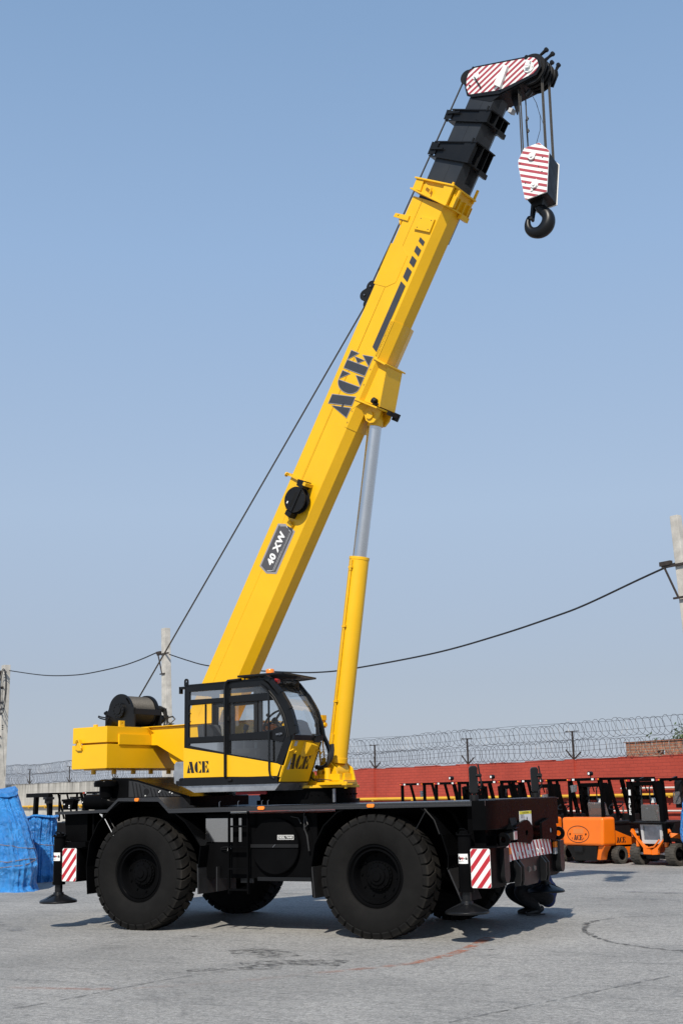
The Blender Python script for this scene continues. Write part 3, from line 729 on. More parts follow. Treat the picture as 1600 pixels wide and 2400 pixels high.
m.prism([(.60, YA, 2.365), (.668, YA, 2.365), (.68, YA, 2.425), (.62, YA, 2.43)], (0, YB-YA, 0))   # bar under the windscreen
m.prism([(.16, YA, 3.15), (.28, YA, 3.10), (.28, YA, 3.13), (.18, YA, 3.18)], (0, YB-YA, 0))
m.plate(circ(-1.20, 3.235, .035, 12, 0, math.pi)+[(-1.235, 3.17), (-1.165, 3.17)], [list(reversed(circ(-1.20, 3.232, .015, 10)))], lambda x, z: (x, YA, z), (0, .02, 0))
m.box(-1.33, -1.225, YA, YA+.05, 3.13, 3.165); m.box(-1.33, -1.30, YA, YA+.05, 3.07, 3.165)
m.build('cab_shell', FRAMEK, cab, bevel=.004)
def strip_curve(name, ys, pts, w, mat):                      # ribs running along the front curve
    m = SB()
    for (x0, z0), (x1, z1) in zip(pts, pts[1:]):
        d = V((x1-x0, z1-z0)).normalized(); n = (-d.y*w, d.x*w)
        m.xz([(x0, z0), (x1, z1), (x1-n[0], z1-n[1]), (x0-n[0], z0-n[1])], *ys)
    return m.build(name, mat, cab, smooth=40)
strip_curve('front_pillar', (YA-.012, YA+.05), [(p[0]+.006, p[1]+.004) for p in OUT[2:11]], -.055, FRAMEK)
strip_curve('front_pillar', (YB-.018, YB+.012), [(p[0]+.006, p[1]+.004) for p in OUT[2:11]], -.03, FRAMEK)
for nm, off in (('pillar_seal', .075), ('pillar_seal', .105)):
    m = SB(); pts = [(p[0]-off*.92, YA-.004, p[1]-off*.35) for p in OUT[4:11]]; m.tube(pts, .006, 6); m.build(nm, BLACKM, cab)
def pane(name, pts, y, mat):
    m = SB(); m.poly([(p[0], y, p[1]) for p in pts]); return m.build(name, mat, cab, smooth=0)
for k, w in WIN.items(): pane('window', w, YA+.018, GLASSD if 'low' in k else GLASS)
pane('window', WIN['rear_mid'], YB-.02, GLASS); pane('window', [(-.35, 2.50), (-.35, 3.05), (.10, 3.05), (.28, 3.0), (.46, 2.79), (.57, 2.60), (.61, 2.46)], YB-.02, GLASS)
m = SB(); pts = OUT[2:11]                                    # curved windscreen
fine = []
for (x0, z0), (x1, z1) in zip(pts, pts[1:]): fine += [(x0+(x1-x0)*k/3, z0+(z1-z0)*k/3) for k in range(3)]
fine.append(pts[-1])
for (x0, z0), (x1, z1) in zip(fine, fine[1:]): m.poly([(x0-.004, YA+.045, z0-.004), (x1-.004, YA+.045, z1-.004), (x1-.004, YB-.04, z1-.004), (x0-.004, YB-.04, z0-.004)])
m.build('windscreen', SCREENG, cab, smooth=60)
# yellow skins, rails, bars
m = SB(); m.xz(yel_r, YA-.006, YA+.03); m.build('lower_panel', YELLOW, cab, bevel=.004)
m = SB(); m.xz(yel_d, YA-.006, YA+.03); door = m.build('door', YELLOW, cab, bevel=.004)
m = SB(); m.xz([(.425, 1.91), (.468, 2.055), (.50, 2.05), (.445, 1.905)], YA-.004, YA+.03); m.build('door_post', YELLOW, cab, bevel=.003)
m = SB()
m.xz([(-.415, 2.895), (-.415, 2.975), (.29, 2.975), (.35, 2.895)], YA-.008, YA); m.xz([(-.415, 2.405), (-.415, 2.475), (.30, 2.485), (.30, 2.39)], YA-.008, YA)
m.xz([(-1.14, 2.91), (-1.14, 2.968), (-.49, 2.965), (-.49, 2.915)], YA-.006, YA); m.xz([(-1.14, 2.40), (-1.14, 2.462), (-.49, 2.458), (-.49, 2.395)], YA-.006, YA)
m.xz([(.31, 2.49), (.31, 2.39), (.49, 2.345), (.55, 2.45), (.53, 2.55)], YA-.006, YA)
m.build('door_frame', FRAMEK, cab, bevel=.003)
m = SB(); m.tube([(-.46, YA-.012, 1.92), (-.46, YA-.035, 1.95), (-.462, YA-.035, 3.10), (-.45, YA-.03, 3.16), (-.42, YA-.02, 3.185), (-.2, YA-.01, 3.19)], .018, 10)
m.tube([(.35, YA-.012, 1.89), (.30, YA-.03, 1.93), (.287, YA-.032, 2.0), (.289, YA-.032, 2.96), (.27, YA-.03, 3.0), (.20, YA-.02, 3.06), (.13, YA-.015, 3.10)], .014, 10)
m.tube([(.47, YA-.012, 2.05), (.41, YA-.012, 1.92)], .008, 6)
m.build('grab_rail', FRAMEK, cab)
m = SB()
for x in (-.85, .06): m.box(x-.008, x+.008, YA+.006, YA+.03, 2.47, 2.90)
each(m, 'window_bar', BLACKM, cab)
m = SB()
for z in (2.79, 2.68): m.cyl((-1.135, YA-.012, z), (-1.135, YA, z), .018, 8); m.box(-1.15, -1.10, YA-.010, YA-.001, z-.008, z+.008)
m.box(-.44, -.40, YA-.02, YA, 2.66, 2.72)
each(m, 'window_hinge', BLACKM, cab)
m = SB(); m.bar((.40, YA-.02, 2.445), (.50, YA-.02, 2.452), .02, .02); m.cyl((.46, YA-.03, 2.448), (.46, YA, 2.448), .017, 10); m.build('door_handle', STEEL, cab)
m = SB(); put_stencil(m, lambda x, y: (-1.163+x*.175, YA-.0085, 1.998+y*.15)); m.build('lettering', DECALB, cab)
# sill, grey skirts
m = SB(); m.xz([(-1.31, 1.835), (-1.06, 1.738), (.335, 1.742), (.425, 1.835)], YA+.02, YB); m.build('under_tray', GALV, cab, bevel=.01)
m = SB(); m.xz([(-1.45, 1.87), (-1.45, 2.11), (-1.42, 2.155), (-1.25, 2.155), (-1.25, 1.83), (-1.36, 1.828)], YA+.04, YA+.4); m.build('side_box', GALV, cab, bevel=.012)
m = SB(); m.box(-1.36, -1.27, YA-.015, YA+.05, 1.84, 1.90); m.cyl((-1.29, YA, 1.92), (-1.24, YA, 1.92), .018, 8); m.cyl((-.42, YA-.015, 1.885), (-.36, YA-.015, 1.885), .02, 8); m.build('sill_bracket', BLACKM, cab, bevel=.003)
m = SB(); m.box(-.52, .0, YA+.25, YA+.27, 1.70, 1.738); m.build('under_strip', REDS, cab)
# front skirt panel leaning back under the windscreen
fp = lambda u, v, o=0.0: (.425+(.64-.425)*v-.0+o*.93, YA+.01+(YB-YA-.02)*u, 1.85+(2.365-1.85)*v-o*.38)
m = SB(); m.prism([fp(0, 0), fp(1, 0), fp(1, 1), fp(0, 1)], (-.015, 0, .006)); fpan = m.build('front_panel', YELLOW, cab, bevel=.004)
m = SB(); put_stencil(m, lambda x, y: fp(.10+x/2.27*.72, .31+y*.36, .004)); m.build('lettering', DECALB, cab)
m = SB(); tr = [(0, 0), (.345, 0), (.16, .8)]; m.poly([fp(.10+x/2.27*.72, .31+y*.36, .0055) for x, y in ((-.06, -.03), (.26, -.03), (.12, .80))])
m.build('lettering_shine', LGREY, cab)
m = SB()
m.hexa([fp(.42, .62, .0), fp(.80, .66, .0), fp(.80, .95, 0), fp(.42, .98, 0)], [fp(.50, .63, .04), fp(.78, .68, .04), fp(.72, .93, .10), fp(.48, .97, .10)])
m.build('wiper_housing', YELLOW2, cab, bevel=.003)
for u in (.03, .96):
    m = SB(); m.tube([fp(u-.03, .74, .01), fp(u+.03, .80, .025), fp(u+.10, .71, .03), fp(u+.17, .75, .02)], .009, 6); m.build('panel_clip', YELLOW2, cab)
m = SB(); m.prism([fp(.10, .86, .002), fp(.19, .86, .002), fp(.19, .985, .002), fp(.10, .985, .002)], (.003, 0, -.001)); m.build('panel_label', LGREY, cab)
m = SB(); m.prism([fp(1.0, .02, .004), fp(1.03, .02, .004), fp(1.03, .98, .004), fp(1.0, .98, .004)], (-.03, 0, .01)); m.build('panel_edge', BLACKM, cab)
# wipers
m = SB(); m.tube([(.685, YB-.17, 2.36), (.69, YB-.17, 2.40), (.685, YB-.165, 2.55), (.645, YB-.17, 2.70), (.58, YB-.18, 2.82)], .009, 6)
m.tube([(.685, YB-.13, 2.36), (.692, YB-.13, 2.44), (.68, YB-.12, 2.58), (.63, YB-.12, 2.74), (.575, YB-.13, 2.84)], .009, 6); m.box(.66, .70, YB-.20, YB-.10, 2.34, 2.40)
m.tube([(.69, YB-.14, 2.44), (.688, YB-.14, 2.64), (.66, YB-.15, 2.68)], .013, 6); m.build('wiper', BLACKM, cab)
# inside
m = SB()
m.hexa([(-1.02, -1.05, 2.03), (-.62, -1.05, 2.03), (-.62, -.62, 2.03), (-1.02, -.62, 2.03)], [(-1.03, -1.05, 2.15), (-.60, -1.05, 2.15), (-.60, -.62, 2.15), (-1.03, -.62, 2.15)])
m.hexa([(-1.03, -1.05, 2.12), (-.93, -1.05, 2.14), (-.93, -.62, 2.14), (-1.03, -.62, 2.12)], [(-1.12, -1.02, 2.64), (-1.0, -1.02, 2.65), (-1.0, -.65, 2.65), (-1.12, -.65, 2.64)])
m.box(-.95, -.7, -.98, -.7, 1.97, 2.04)
m.build('seat', GREYP, cab, bevel=.03)
m = SB(); ctr = V((.12, -.85, 2.64)); ax = V((-.75, 0, .66)).normalized(); a_ = V((0, 1, 0)); b_ = ax.cross(a_)
m.tube([ctr+a_*(.175*math.cos(t))+b_*(.175*math.sin(t)) for t in [2*math.pi*k/36 for k in range(36)]], .014, 8, closed=True)
for t in (R(30), R(150), R(270)): m.tube([ctr, ctr+a_*(.17*math.cos(t))+b_*(.17*math.sin(t))], .016, 6)
m.cyl(ctr-ax*.02, ctr+ax*.03, .04, 14); m.tube([ctr, ctr-ax*.25, (.32, -.85, 2.1)], .03, 10); p = ctr+a_*(.175*math.cos(R(200)))+b_*(.175*math.sin(R(200))); m.cyl(p, p+ax*.05, .022, 10)
m.build('steering_wheel', BLACKM, cab)
m = SB(); m.xz([(.40, 2.42), (.41, 2.62), (.47, 2.645), (.56, 2.61), (.64, 2.45), (.62, 2.40)], -1.03, -.72); m.xz([(.3, 1.97), (.38, 2.42), (.6, 2.40), (.45, 1.97)], -1.0, -.7); m.build('dashboard', GREYP, cab, bevel=.02)
m = SB(); m.tube([(-.48, -.78, 2.2), (-.47, -.78, 2.5), (-.44, -.78, 2.57)], .016, 8); m.cyl((-.45, -.78, 2.55), (-.43, -.78, 2.62), .035, 12); m.box(-.62, -.3, -.88, -.66, 1.97, 2.3)
m.tube([(-.46, -1.02, 2.2), (-.46, -1.02, 2.37)], .012, 6); m.tube([(-.07, -1.02, 2.2), (-.07, -1.02, 2.34)], .012, 6); m.build('control_lever', GREYP, cab, bevel=.008)
m = SB()
for x in (-.46, -.07): m.cyl((x, -1.02, 2.29), (x, -1.02, 2.37), .02, 10)
each(m, 'lever_knob', LGREY, cab)
m = SB(); m.box(-1.19, -.49, YA+.06, YA+.08, 1.98, 2.43); m.box(-1.18, -.5, YB-.06, YB-.04, 1.98, 2.45); m.box(-1.18, .3, YA+.04, YB-.04, 3.12, 3.15); each(m, 'trim', GREYP, cab)
m = SB(); m.box(-.42, -.35, YB-.06, YB, 2.46, 3.10); m.box(-.90, -.85, YB-.05, YB, 2.46, 3.0); each(m, 'far_pillar', GREYP, cab)
# mesh guard over the roof, beacon, lamps
gq = [V((-.22, -1.20, 3.228)), V((.544, -1.20, 3.222)), V((.43, -.36, 3.205)), V((-.17, -.30, 3.192))]
def gp(u, v): return (gq[0]*(1-u)+gq[1]*u)*(1-v)+(gq[3]*(1-u)+gq[2]*u)*v
m = SB()
for k in range(4): m.bar(gq[k], gq[(k+1) % 4], .022, .022)
n = 26
for k in range(1, n): m.bar(gp(k/n, 0), gp(k/n, 1), .006, .006); m.bar(gp(0, k/n), gp(1, k/n), .006, .006)
m.bar(gp(.33, 0), gp(.33, 1), .02, .012); m.bar(gp(.66, 0), gp(.66, 1), .02, .012)
for u, v in ((.05, .1), (.05, .9), (.4, .1), (.4, .85)): p = gp(u, v); m.bar(p, p-V((0, 0, .06)), .02, .02)
m.build('roof_guard', BLACKB, cab)
bp = gp(.45, .30); m = SB(); m.cyl(bp+V((0, 0, .015)), bp+V((0, 0, .035)), .062, 20); m.build('beacon_base', BLACKM, cab)
m = SB(); m.lathe([(.056, .0), (.056, .05), (.05, .062), (.01, .068)], bp+V((0, 0, .036)), (0, 0, 1), 24); m.build('beacon', AMBER, cab)
m = SB(); m.cyl((.34, -.74, 3.12), (.40, -.74, 3.09), .04, 14); m.cyl((.33, -.92, 3.12), (.38, -.92, 3.09), .03, 14); m.tube([(.3, -.95, 3.15), (.34, -.8, 3.16), (.34, -.66, 3.15)], .012, 6); m.box(.30, .34, -.64, -.60, 3.02, 3.18)
m.build('work_lamp', BLACKM, cab)
m = SB(); m.cyl((.30, -1.06, 3.15), (.36, -1.06, 3.13), .03, 12); m.build('side_repeater', REDL, cab)
m = SB()
for k in range(10): m.bar((.30+.008*k, YA+.08, 3.10-.010*k), (.30+.008*k, YB-.10, 3.10-.010*k), .003, .003)
for k in range(22): y = YA+.08+(YB-YA-.18)*k/21; m.bar((.295, y, 3.105), (.385, y, 2.995), .003, .003)
m.build('screen_mesh', BLACKM, cab)
# ================================================================ boom: coordinates (s along, t up, v across)
def BB(): return MB(BOOM)
def sect(w, top, bot, cu=.10, cb=.06, r=.02): return [(top-r, -w), (top, -w+r), (top, w-r), (top-r, w), (bot+cb, w), (bot, w-cu), (bot, -w+cu), (bot+cb, -w)]
def loft(m, s0, s1, sec): m.prism([(s0, t, v) for t, v in sec], (s1-s0, 0, 0))
MAIN = [(-.02, -.25), (0, -.23), (0, .23), (-.02, .25), (-.52, .25), (-.683, .06), (-.683, -.14), (-.588, -.25)]
m = BB(); loft(m, -1.62, 7.02, MAIN)
boom = m.build('boom', YELLOW, CR, bevel=.006, smooth=12)
m = BB(); m.bar((-1.0, -.205, -.2508), (7.0, -.205, -.2508), .004, .0012, (0, 1, 0)); m.build('seam', YELLOW2, boom)
W = -.25
m = BB(); m.prism([(7.0, -.03, W-.006)]*0+[(6.586, -.286, W-.03), (6.608, -.565, W-.03), (6.795, -.556, W-.03), (6.776, -.284, W-.03)], (0, 0, .03))
pl = m.build('access_plate', YELLOW, boom, bevel=.004)
m = BB()
for s, t in ((6.62, -.33), (6.635, -.52), (6.765, -.515), (6.75, -.33)): m.cyl((s, t, W-.0315), (s, t, W-.02), .008, 8)
each(m, 'plate_hole', DECALB, boom)
m = BB(); m.prism([(6.304, .0, W-.005), (6.304, -.095, W-.005), (6.321, -.196, W-.005), (6.217, -.356, W-.005), (5.817, -.352, W-.005), (5.715, -.227, W-.005), (5.701, -.068, W-.005), (5.701, .0, W-.005)], (0, 0, .005))
m.prism([(6.31, .0, W), (5.7, 0, W), (5.7, .012, W), (6.31, .012, W)], (0, 0, .5)); m.build('doubler_plate', YELLOW, boom, bevel=.002)
# reinforcement round the ram bracket
m = BB()
sec = [(-.538, -.256), (-.591, -.256), (-.690, -.143), (-.690, .06), (-.592, .256), (-.538, .256), (-.538, .25), (-.58, .25), (-.67, .05), (-.67, -.13), (-.58, -.25), (-.538, -.25)]
m.prism([(3.71, t, v) for t, v in sec], (1.61, 0, 0)); m.prism([(4.77, -.53, W-.006), (5.30, -.53, W-.006), (5.31, -.60, W-.006), (4.77, -.6, W-.006)], (0, 0, .006)); m.build('doubler_plate', YELLOW, boom, bevel=.0015)
m = BB()
for s in (3.78, 3.95, 4.35, 4.58, 4.88, 5.08): m.cyl((s, -.562, W-.0068), (s, -.562, W), .014, 12)
nrm = V((0, -.756, -.654)).normalized()
for s in (3.88, 4.0, 4.86, 4.98, 5.10, 5.24):
    c = V((s, -.636, -.1925)); m.cyl(c, c+nrm*.0068, .018, 12)
each(m, 'plug_weld', simple('weld_shade', (.42, .24, .01), .6, var=.1), boom)
# ram bracket
m = BB()
for v0 in (-.20, .16): m.prism([(4.735, -.60, v0), (4.735, -.755, v0), (4.16, -.925, v0), (4.14, -.60, v0)], (0, 0, .02))
m.prism([(4.73, -.745, -.2), (4.165, -.912, -.2), (4.165, -.926, -.2), (4.73, -.759, -.2)], (0, 0, .38))
m.prism([(4.755, -.545, -.275), (4.73, -.545, -.275), (4.712, -.775, -.275), (4.735, -.775, -.275)], (0, 0, .51))
m.prism([(4.135, -.53, -.275), (4.11, -.53, -.275), (4.125, -.945, -.275), (4.15, -.945, -.275)], (0, 0, .51))
for v0 in (-.15, .11):
    m.prism([(4.12, -.66, v0), (4.12, -.92, v0), (4.02, -.93, v0), (3.93, -.90, v0), (3.90, -.84, v0), (3.91, -.76, v0), (4.0, -.67, v0)], (0, 0, .04))
m.cyl((4.0, -.80, -.175), (4.0, -.80, .17), .055, 22); m.prism([(4.13, -.53, -.26), (3.95, -.53, -.26), (4.11, -.65, -.26)], (0, 0, .1))
m.build('ram_bracket', YELLOW, boom, bevel=.004)
m = BB(); m.tube([(4.19, -.80, -.235), (4.165, -.88, -.25), (4.19, -.9, -.22), (4.2, -.82, -.20)], .012, 8); m.cyl((4.20, -.86, -.235), (4.21, -.80, -.235), .045, 12)
m.bar((4.16, -.86, -.22), (4.13, -.97, .2), .03, .03); m.box(4.10, 4.16, -1.0, -.945, -.02, .22); m.cyl((4.06, -.96, .2), (4.17, -.96, .2), .05, 12); each(m, 'work_lamp', BLACKM, boom, bevel=.003)
# markings on the side
m = BB(); put_stencil(m, lambda x, y: (3.84+x*.4, -.51+y*.4, W-.0078)); m.build('lettering', DECALK, boom)
m = BB()
for pl_ in STENCIL:
    if pl_ is STENCIL[2]: continue
    cx = sum(p[0] for p in pl_)/len(pl_); cy = sum(p[1] for p in pl_)/len(pl_); k = 1.0
    pp = []
    n_ = len(pl_); area = sum(pl_[i][0]*pl_[(i+1) % n_][1]-pl_[(i+1) % n_][0]*pl_[i][1] for i in range(n_))
    for i in range(n_):
        a = V(pl_[i-1]); b = V(pl_[i]); c = V(pl_[(i+1) % n_])
        n0 = V(((b-a).y, -(b-a).x)).normalized(); n1 = V(((c-b).y, -(c-b).x)).normalized(); q = n0+n1
        if q.length < .3: q = n0*1.0
        q = q.normalized()*(.024/max(.45, q.normalized().dot(n0)))*(1 if area > 0 else -1); pp.append(b+q)
    tr_ = tessellate_polygon([[V((p.x, p.y, 0)) for p in pp]]); b0 = m.add([(3.84+p.x*.4, -.51+p.y*.4, W-.0064) for p in pp]); m.f += [tuple(b0+q for q in t) for t in tr_]
m.build('lettering_outline', DECALL, boom)
m = BB()
def quad(s0, s1, sh, ta=-.432, tb=-.538): m.poly([(s1, ta, W-.0062), (s1-.042, tb, W-.0062), (s0-.047, tb, W-.0062), (s0, ta, W-.0062)])
for s1, s0 in ((6.511, 6.454), (6.389, 6.302), (6.238, 6.137), (6.073, 5.924), (5.859, 4.879)): quad(s0, s1, 0)
m.build('side_stripe', DECALK, boom)
def badge(pts, off, mat, name):
    m = BB(); m.prism([(s, t, W-off) for s, t in pts], (0, 0, .0012)); return m.build(name, mat, boom)
bp_ = [(2.056, -.138), (2.118, -.308), (2.079, -.481), (1.413, -.481), (1.344, -.306), (1.385, -.134)]
cxy = (1.735, -.308)
shr = lambda k, j: [(cxy[0]+(s-cxy[0])*k, cxy[1]+(t-cxy[1])*j) for s, t in bp_]
badge(bp_, .0024, DECALL, 'badge'); badge(shr(.945, .84), .0036, DECALG, 'badge_field')
m = BB(); q = shr(.90, .66)
m.poly([(2.04, -.392, W-.0042), (2.04, -.398, W-.0042), (1.43, -.398, W-.0042), (1.43, -.392, W-.0042)]); m.poly([(2.05, -.414, W-.0042), (2.05, -.419, W-.0042), (1.43, -.419, W-.0042), (1.43, -.414, W-.0042)])
m.poly([(2.09, -.30, W-.0042), (2.075, -.30, W-.0042), (2.04, -.392, W-.0042), (2.055, -.414, W-.0042)]); m.poly([(1.374, -.30, W-.0042), (1.388, -.30, W-.0042), (1.43, -.392, W-.0042), (1.43, -.419, W-.0042)])
m.poly([(2.09, -.30, W-.0042), (2.082, -.30, W-.0042), (2.035, -.19, W-.0042), (2.043, -.19, W-.0042)]); m.build('badge_trim', LGREY, boom)
m = BB(); put_text(m, '40 XW', lambda x, y: (1.475+x, -.352+y, W-.0046), width=.51, height=.122, offset=.045, spacing=1.08); m.build('lettering', WHITE, boom)
# head collar of the main section
def ring(s_of_t, th, ol, mat, name, parent, bev=.003):
    m = BB(); m.prism([(s_of_t(t), t, v) for t, v in ol], (th, 0, 0)); return m.build(name, mat, parent, bevel=bev)
ol = [(.025, -.33), (.025, .29), (-.62, .29), (-.745, .17), (-.745, -.10), (-.67, -.33)]
m = BB()
ringp = lambda fs, th, o: m.prism([(fs(t), t, v) for t, v in o], (th, 0, 0))
ringp(lambda t: 7.245-.06*max(t, -.67)-.3*min(0, t+.67)*-1, .022, ol); ringp(lambda t: 7.086 if t > -.3 else 7.0, .022, ol)
m.prism([(7.10, .0, -.31), (7.25, .0, -.31), (7.27, -.13, -.31), (7.10, -.15, -.31)], (0, 0, .62))
m.prism([(7.02, -.50, -.31), (7.285, -.50, -.31), (7.295, -.66, -.31), (7.02, -.66, -.31)], (0, 0, .04)); m.prism([(7.06, -.12, -.285), (7.26, -.12, -.285), (7.29, -.52, -.285), (7.02, -.52, -.285)], (0, 0, .04))
for v in (-.24, -.13, .0, .12, .24): m.box(7.02, 7.18, -.735 if v < .2 else -.68, -.6, v-.008, v+.008)
m.box(7.02, 7.28, -.69, -.64, -.25, .2); m.cyl((7.03, -.70, -.20), (7.27, -.70, -.20), .033, 12); m.box(6.95, 7.02, -.76, -.70, -.02, .17); m.cyl((7.28, -.60, -.27), (7.345, -.60, -.27), .018, 10)
m.box(7.22, 7.42, -.735, -.70, .13, .155); m.bar((7.20, -.20, -.325), (7.16, -.33, -.325), .03, .02); m.bar((7.16, -.33, -.325), (7.10, -.33, -.325), .02, .02)
m.build('collar', YELLOW, boom, bevel=.003)
m = BB(); m.prism([(6.68, .15, -.06), (6.76, .135, -.06), (6.735, -.0, -.06), (6.655, -.0, -.06)], (0, 0, .02)); m.prism([(6.66, .15, -.27), (6.72, .14, -.27), (6.74, -.115, -.27), (6.665, -.12, -.27)], (0, 0, .02))
m.prism([(6.66, .06, -.25), (6.66, .0, -.25), (6.58, .0, -.25)], (0, 0, .2)); m.cyl((6.71, .08, -.28), (6.71, .08, -.04), .014, 10); m.build('rope_guide', YELLOW, boom, bevel=.003)
# black sections
m = BB(); loft(m, 6.6, 7.70, sect(.215, -.075, -.635, .10, .055)); m.build('boom_section', BOOMK, boom, bevel=.005, smooth=12)
m = BB(); loft(m, 7.4, 8.30, sect(.195, -.125, -.635, .10, .055)); m.build('boom_section', BOOMK, boom, bevel=.005, smooth=12)
m = BB(); loft(m, 8.1, 8.78, sect(.175, -.17, -.640, .10, .055)); m.build('boom_section', BOOMK, boom, bevel=.005, smooth=12)
m = BB()
for s0, s1, t, v in ((7.3, 7.6, -.37, -.2158), (7.75, 8.2, -.38, -.1958), (8.3, 8.7, -.42, -.1758)): m.bar((s0, t, v), (s1, t, v), .004, .0012, (0, 1, 0))
each(m, 'seam', DECALK, boom)
def collar(slo, shi, wv, wo, top, sidebot, bot):
    m = BB(); o_ = [(top, -wo), (top, wo), (sidebot+.06, wo), (bot, .165), (bot, -.08), (sidebot, -wo)]
    m.prism([(slo(t), t, v) for t, v in o_], (.02, 0, 0)); m.prism([(shi(t), t, v) for t, v in o_], (.02, 0, 0))
    m.prism([(slo(-.48), -.48, -wv-.035), (shi(-.48), -.48, -wv-.035), (shi(-.66), -.66, -wv-.035), (slo(-.66), -.66, -wv-.035)], (0, 0, .03))
    m.prism([(slo(-.05), -.06, -wv-.02), (shi(-.05), -.06, -wv-.02), (shi(-.48), -.48, -wv-.02), (slo(-.48), -.48, -wv-.02)], (0, 0, .02))
    for v in (-.12, .02, .14): m.prism([(slo(-.62), -.60, v), (shi(-.62), -.60, v), (shi(bot), bot+.012, v), (slo(bot), bot+.012, v)], (0, 0, .014))
    e = slo(bot); m.box(e-.05, e+.02, bot-.02, bot+.03, -.03, .165)
    m.bar((slo(0)+.02, .05, -.16), (shi(0)+.02, .05, -.16), .02, .05); m.bar((slo(-.1)+.08, .02, -wv-.05), (slo(-.3)+.09, -.18, -wv-.05), .025, .02); m.cyl((shi(-.63)-.02, -.60, -wv-.04), (shi(-.63)+.05, -.60, -wv-.04), .016, 8)
    m.prism([(slo(.0)+.02, .045, -wv-.04), (shi(.0), .055, -wv-.04), (shi(0), -.07, -wv-.04), (slo(0)+.05, -.07, -wv-.04)], (0, 0, .015))
    return m.build('collar', BLACKB, boom, bevel=.002)
pw = lambda pts: (lambda t: next((s0+(s1-s0)*(t-t0)/(t1-t0) for (t0, s0), (t1, s1) in zip(pts, pts[1:]) if t0 >= t >= t1), pts[-1][1]))
collar(pw([(.1, 7.58), (-.276, 7.657), (-.654, 7.654), (-1.0, 7.56)]), pw([(.1, 7.78), (-.51, 7.93), (-.66, 7.944), (-1.0, 7.87)]), .215, .26, .01, -.675, -.735)
collar(pw([(.1, 8.10), (-.511, 8.25), (-.664, 8.245), (-1.0, 8.15)]), pw([(.1, 8.26), (-.515, 8.40), (-.654, 8.41), (-1.0, 8.34)]), .195, .24, -.03, -.675, -.745)
# cable reel on the side of the boom
m = MB(BOOM @ Matrix.Translation((.045, .012, 0))); c = (2.45, -.375)
m.cyl((*c, -.40), (*c, -.385), .185, 40); m.cyl((*c, -.385), (*c, -.30), .15, 32); m.cyl((*c, -.315), (*c, -.295), .19, 40)
m.prism([(2.28, -.42, -.405), (2.28, -.30, -.405), (2.62, -.30, -.405), (2.62, -.42, -.405)], (0, 0, -.012))
m.prism([(2.64, -.30, -.40), (2.73, -.28, -.40), (2.75, -.42, -.40), (2.64, -.42, -.40)], (0, 0, .14)); m.prism([(2.27, -.31, -.40), (2.20, -.31, -.40), (2.185, -.41, -.40), (2.26, -.42, -.40)], (0, 0, .14))
m.prism([(2.36, -.41, -.403), (2.58, -.41, -.403), (2.56, -.36, -.43), (2.34, -.36, -.43)], (0, 0, .02))
for k in range(8): a = k*math.pi/4+.2; m.cyl((c[0]+.165*math.cos(a), c[1]+.165*math.sin(a), -.405), (c[0]+.165*math.cos(a), c[1]+.165*math.sin(a), -.39), .008, 6)
m.build('cable_reel', BLACKM, boom, bevel=.002)
m = BB(); m.box(2.395, 2.43, -.273, -.253, -.4025, -.4005); m.build('reel_label', WHITE, boom)
m = BB(); m.box(2.74, 2.77, -.44, .06, -.29, -.255); m.box(2.735, 2.775, .0, .06, -.29, .05); m.cyl((2.74, .055, -.27), (2.74, .075, -.27), .035, 10); m.box(2.73, 2.78, -.45, -.40, -.42, -.25)
m.box(2.70, 2.73, -.25, -.2, -.3, -.25); m.box(2.10, 2.15, -.42, -.32, -.30, -.25); m.bar((2.18, -.34, -.3), (2.13, -.37, -.27), .04, .03); m.build('reel_arm', YELLOW2, boom, bevel=.004)
m = BB(); m.bar((2.75, -.225, -.2525), (7.0, -.20, -.2525), .0035, .003); m.build('signal_wire', bpy.data.materials['weld_shade'], boom)
# rope roller cluster on the back of the boom
m = BB()
for v in (-.075, .06):
    o_ = [(5.30, .0)]+[(5.42+.075*math.cos(a), .115+.075*math.sin(a)) for a in [R(200-15*k) for k in range(9)]]+[(5.52+.085*math.cos(a), .225+.085*math.sin(a)) for a in [R(185-20*k) for k in range(8)]]+[(5.665+.09*math.cos(a), .17+.09*math.sin(a)) for a in [R(120-15*k) for k in range(10)]]+[(5.74, .0)]
    m.prism([(s, t, v) for s, t in o_], (0, 0, .015))
for s, t in ((5.42, .115), (5.52, .225), (5.665, .17)): m.cyl((s, t, -.07), (s, t, .07), .055, 18); m.cyl((s, t, -.085), (s, t, -.07), .02, 8)
m.bar((5.93, .02, -.05), (5.93, .15, -.05), .04, .03); m.tube([(5.72, .03, -.06), (5.93, .16, -.06)], .02, 8); m.cyl((5.93, .15, -.09), (5.93, .15, -.02), .03, 10)
m.build('rope_roller', BLACKM, boom, bevel=.002)
m = BB()
for k in range(7): m.cyl((5.40+.05*k, .06+.012*(k % 3), -.079), (5.40+.05*k, .06+.012*(k % 3), -.07), .008, 6)
for s, t in ((5.42, .115), (5.52, .225), (5.665, .19)): m.cyl((s, t, -.09), (s, t, -.08), .012, 8)
each(m, 'roller_bolt', STEEL, boom)

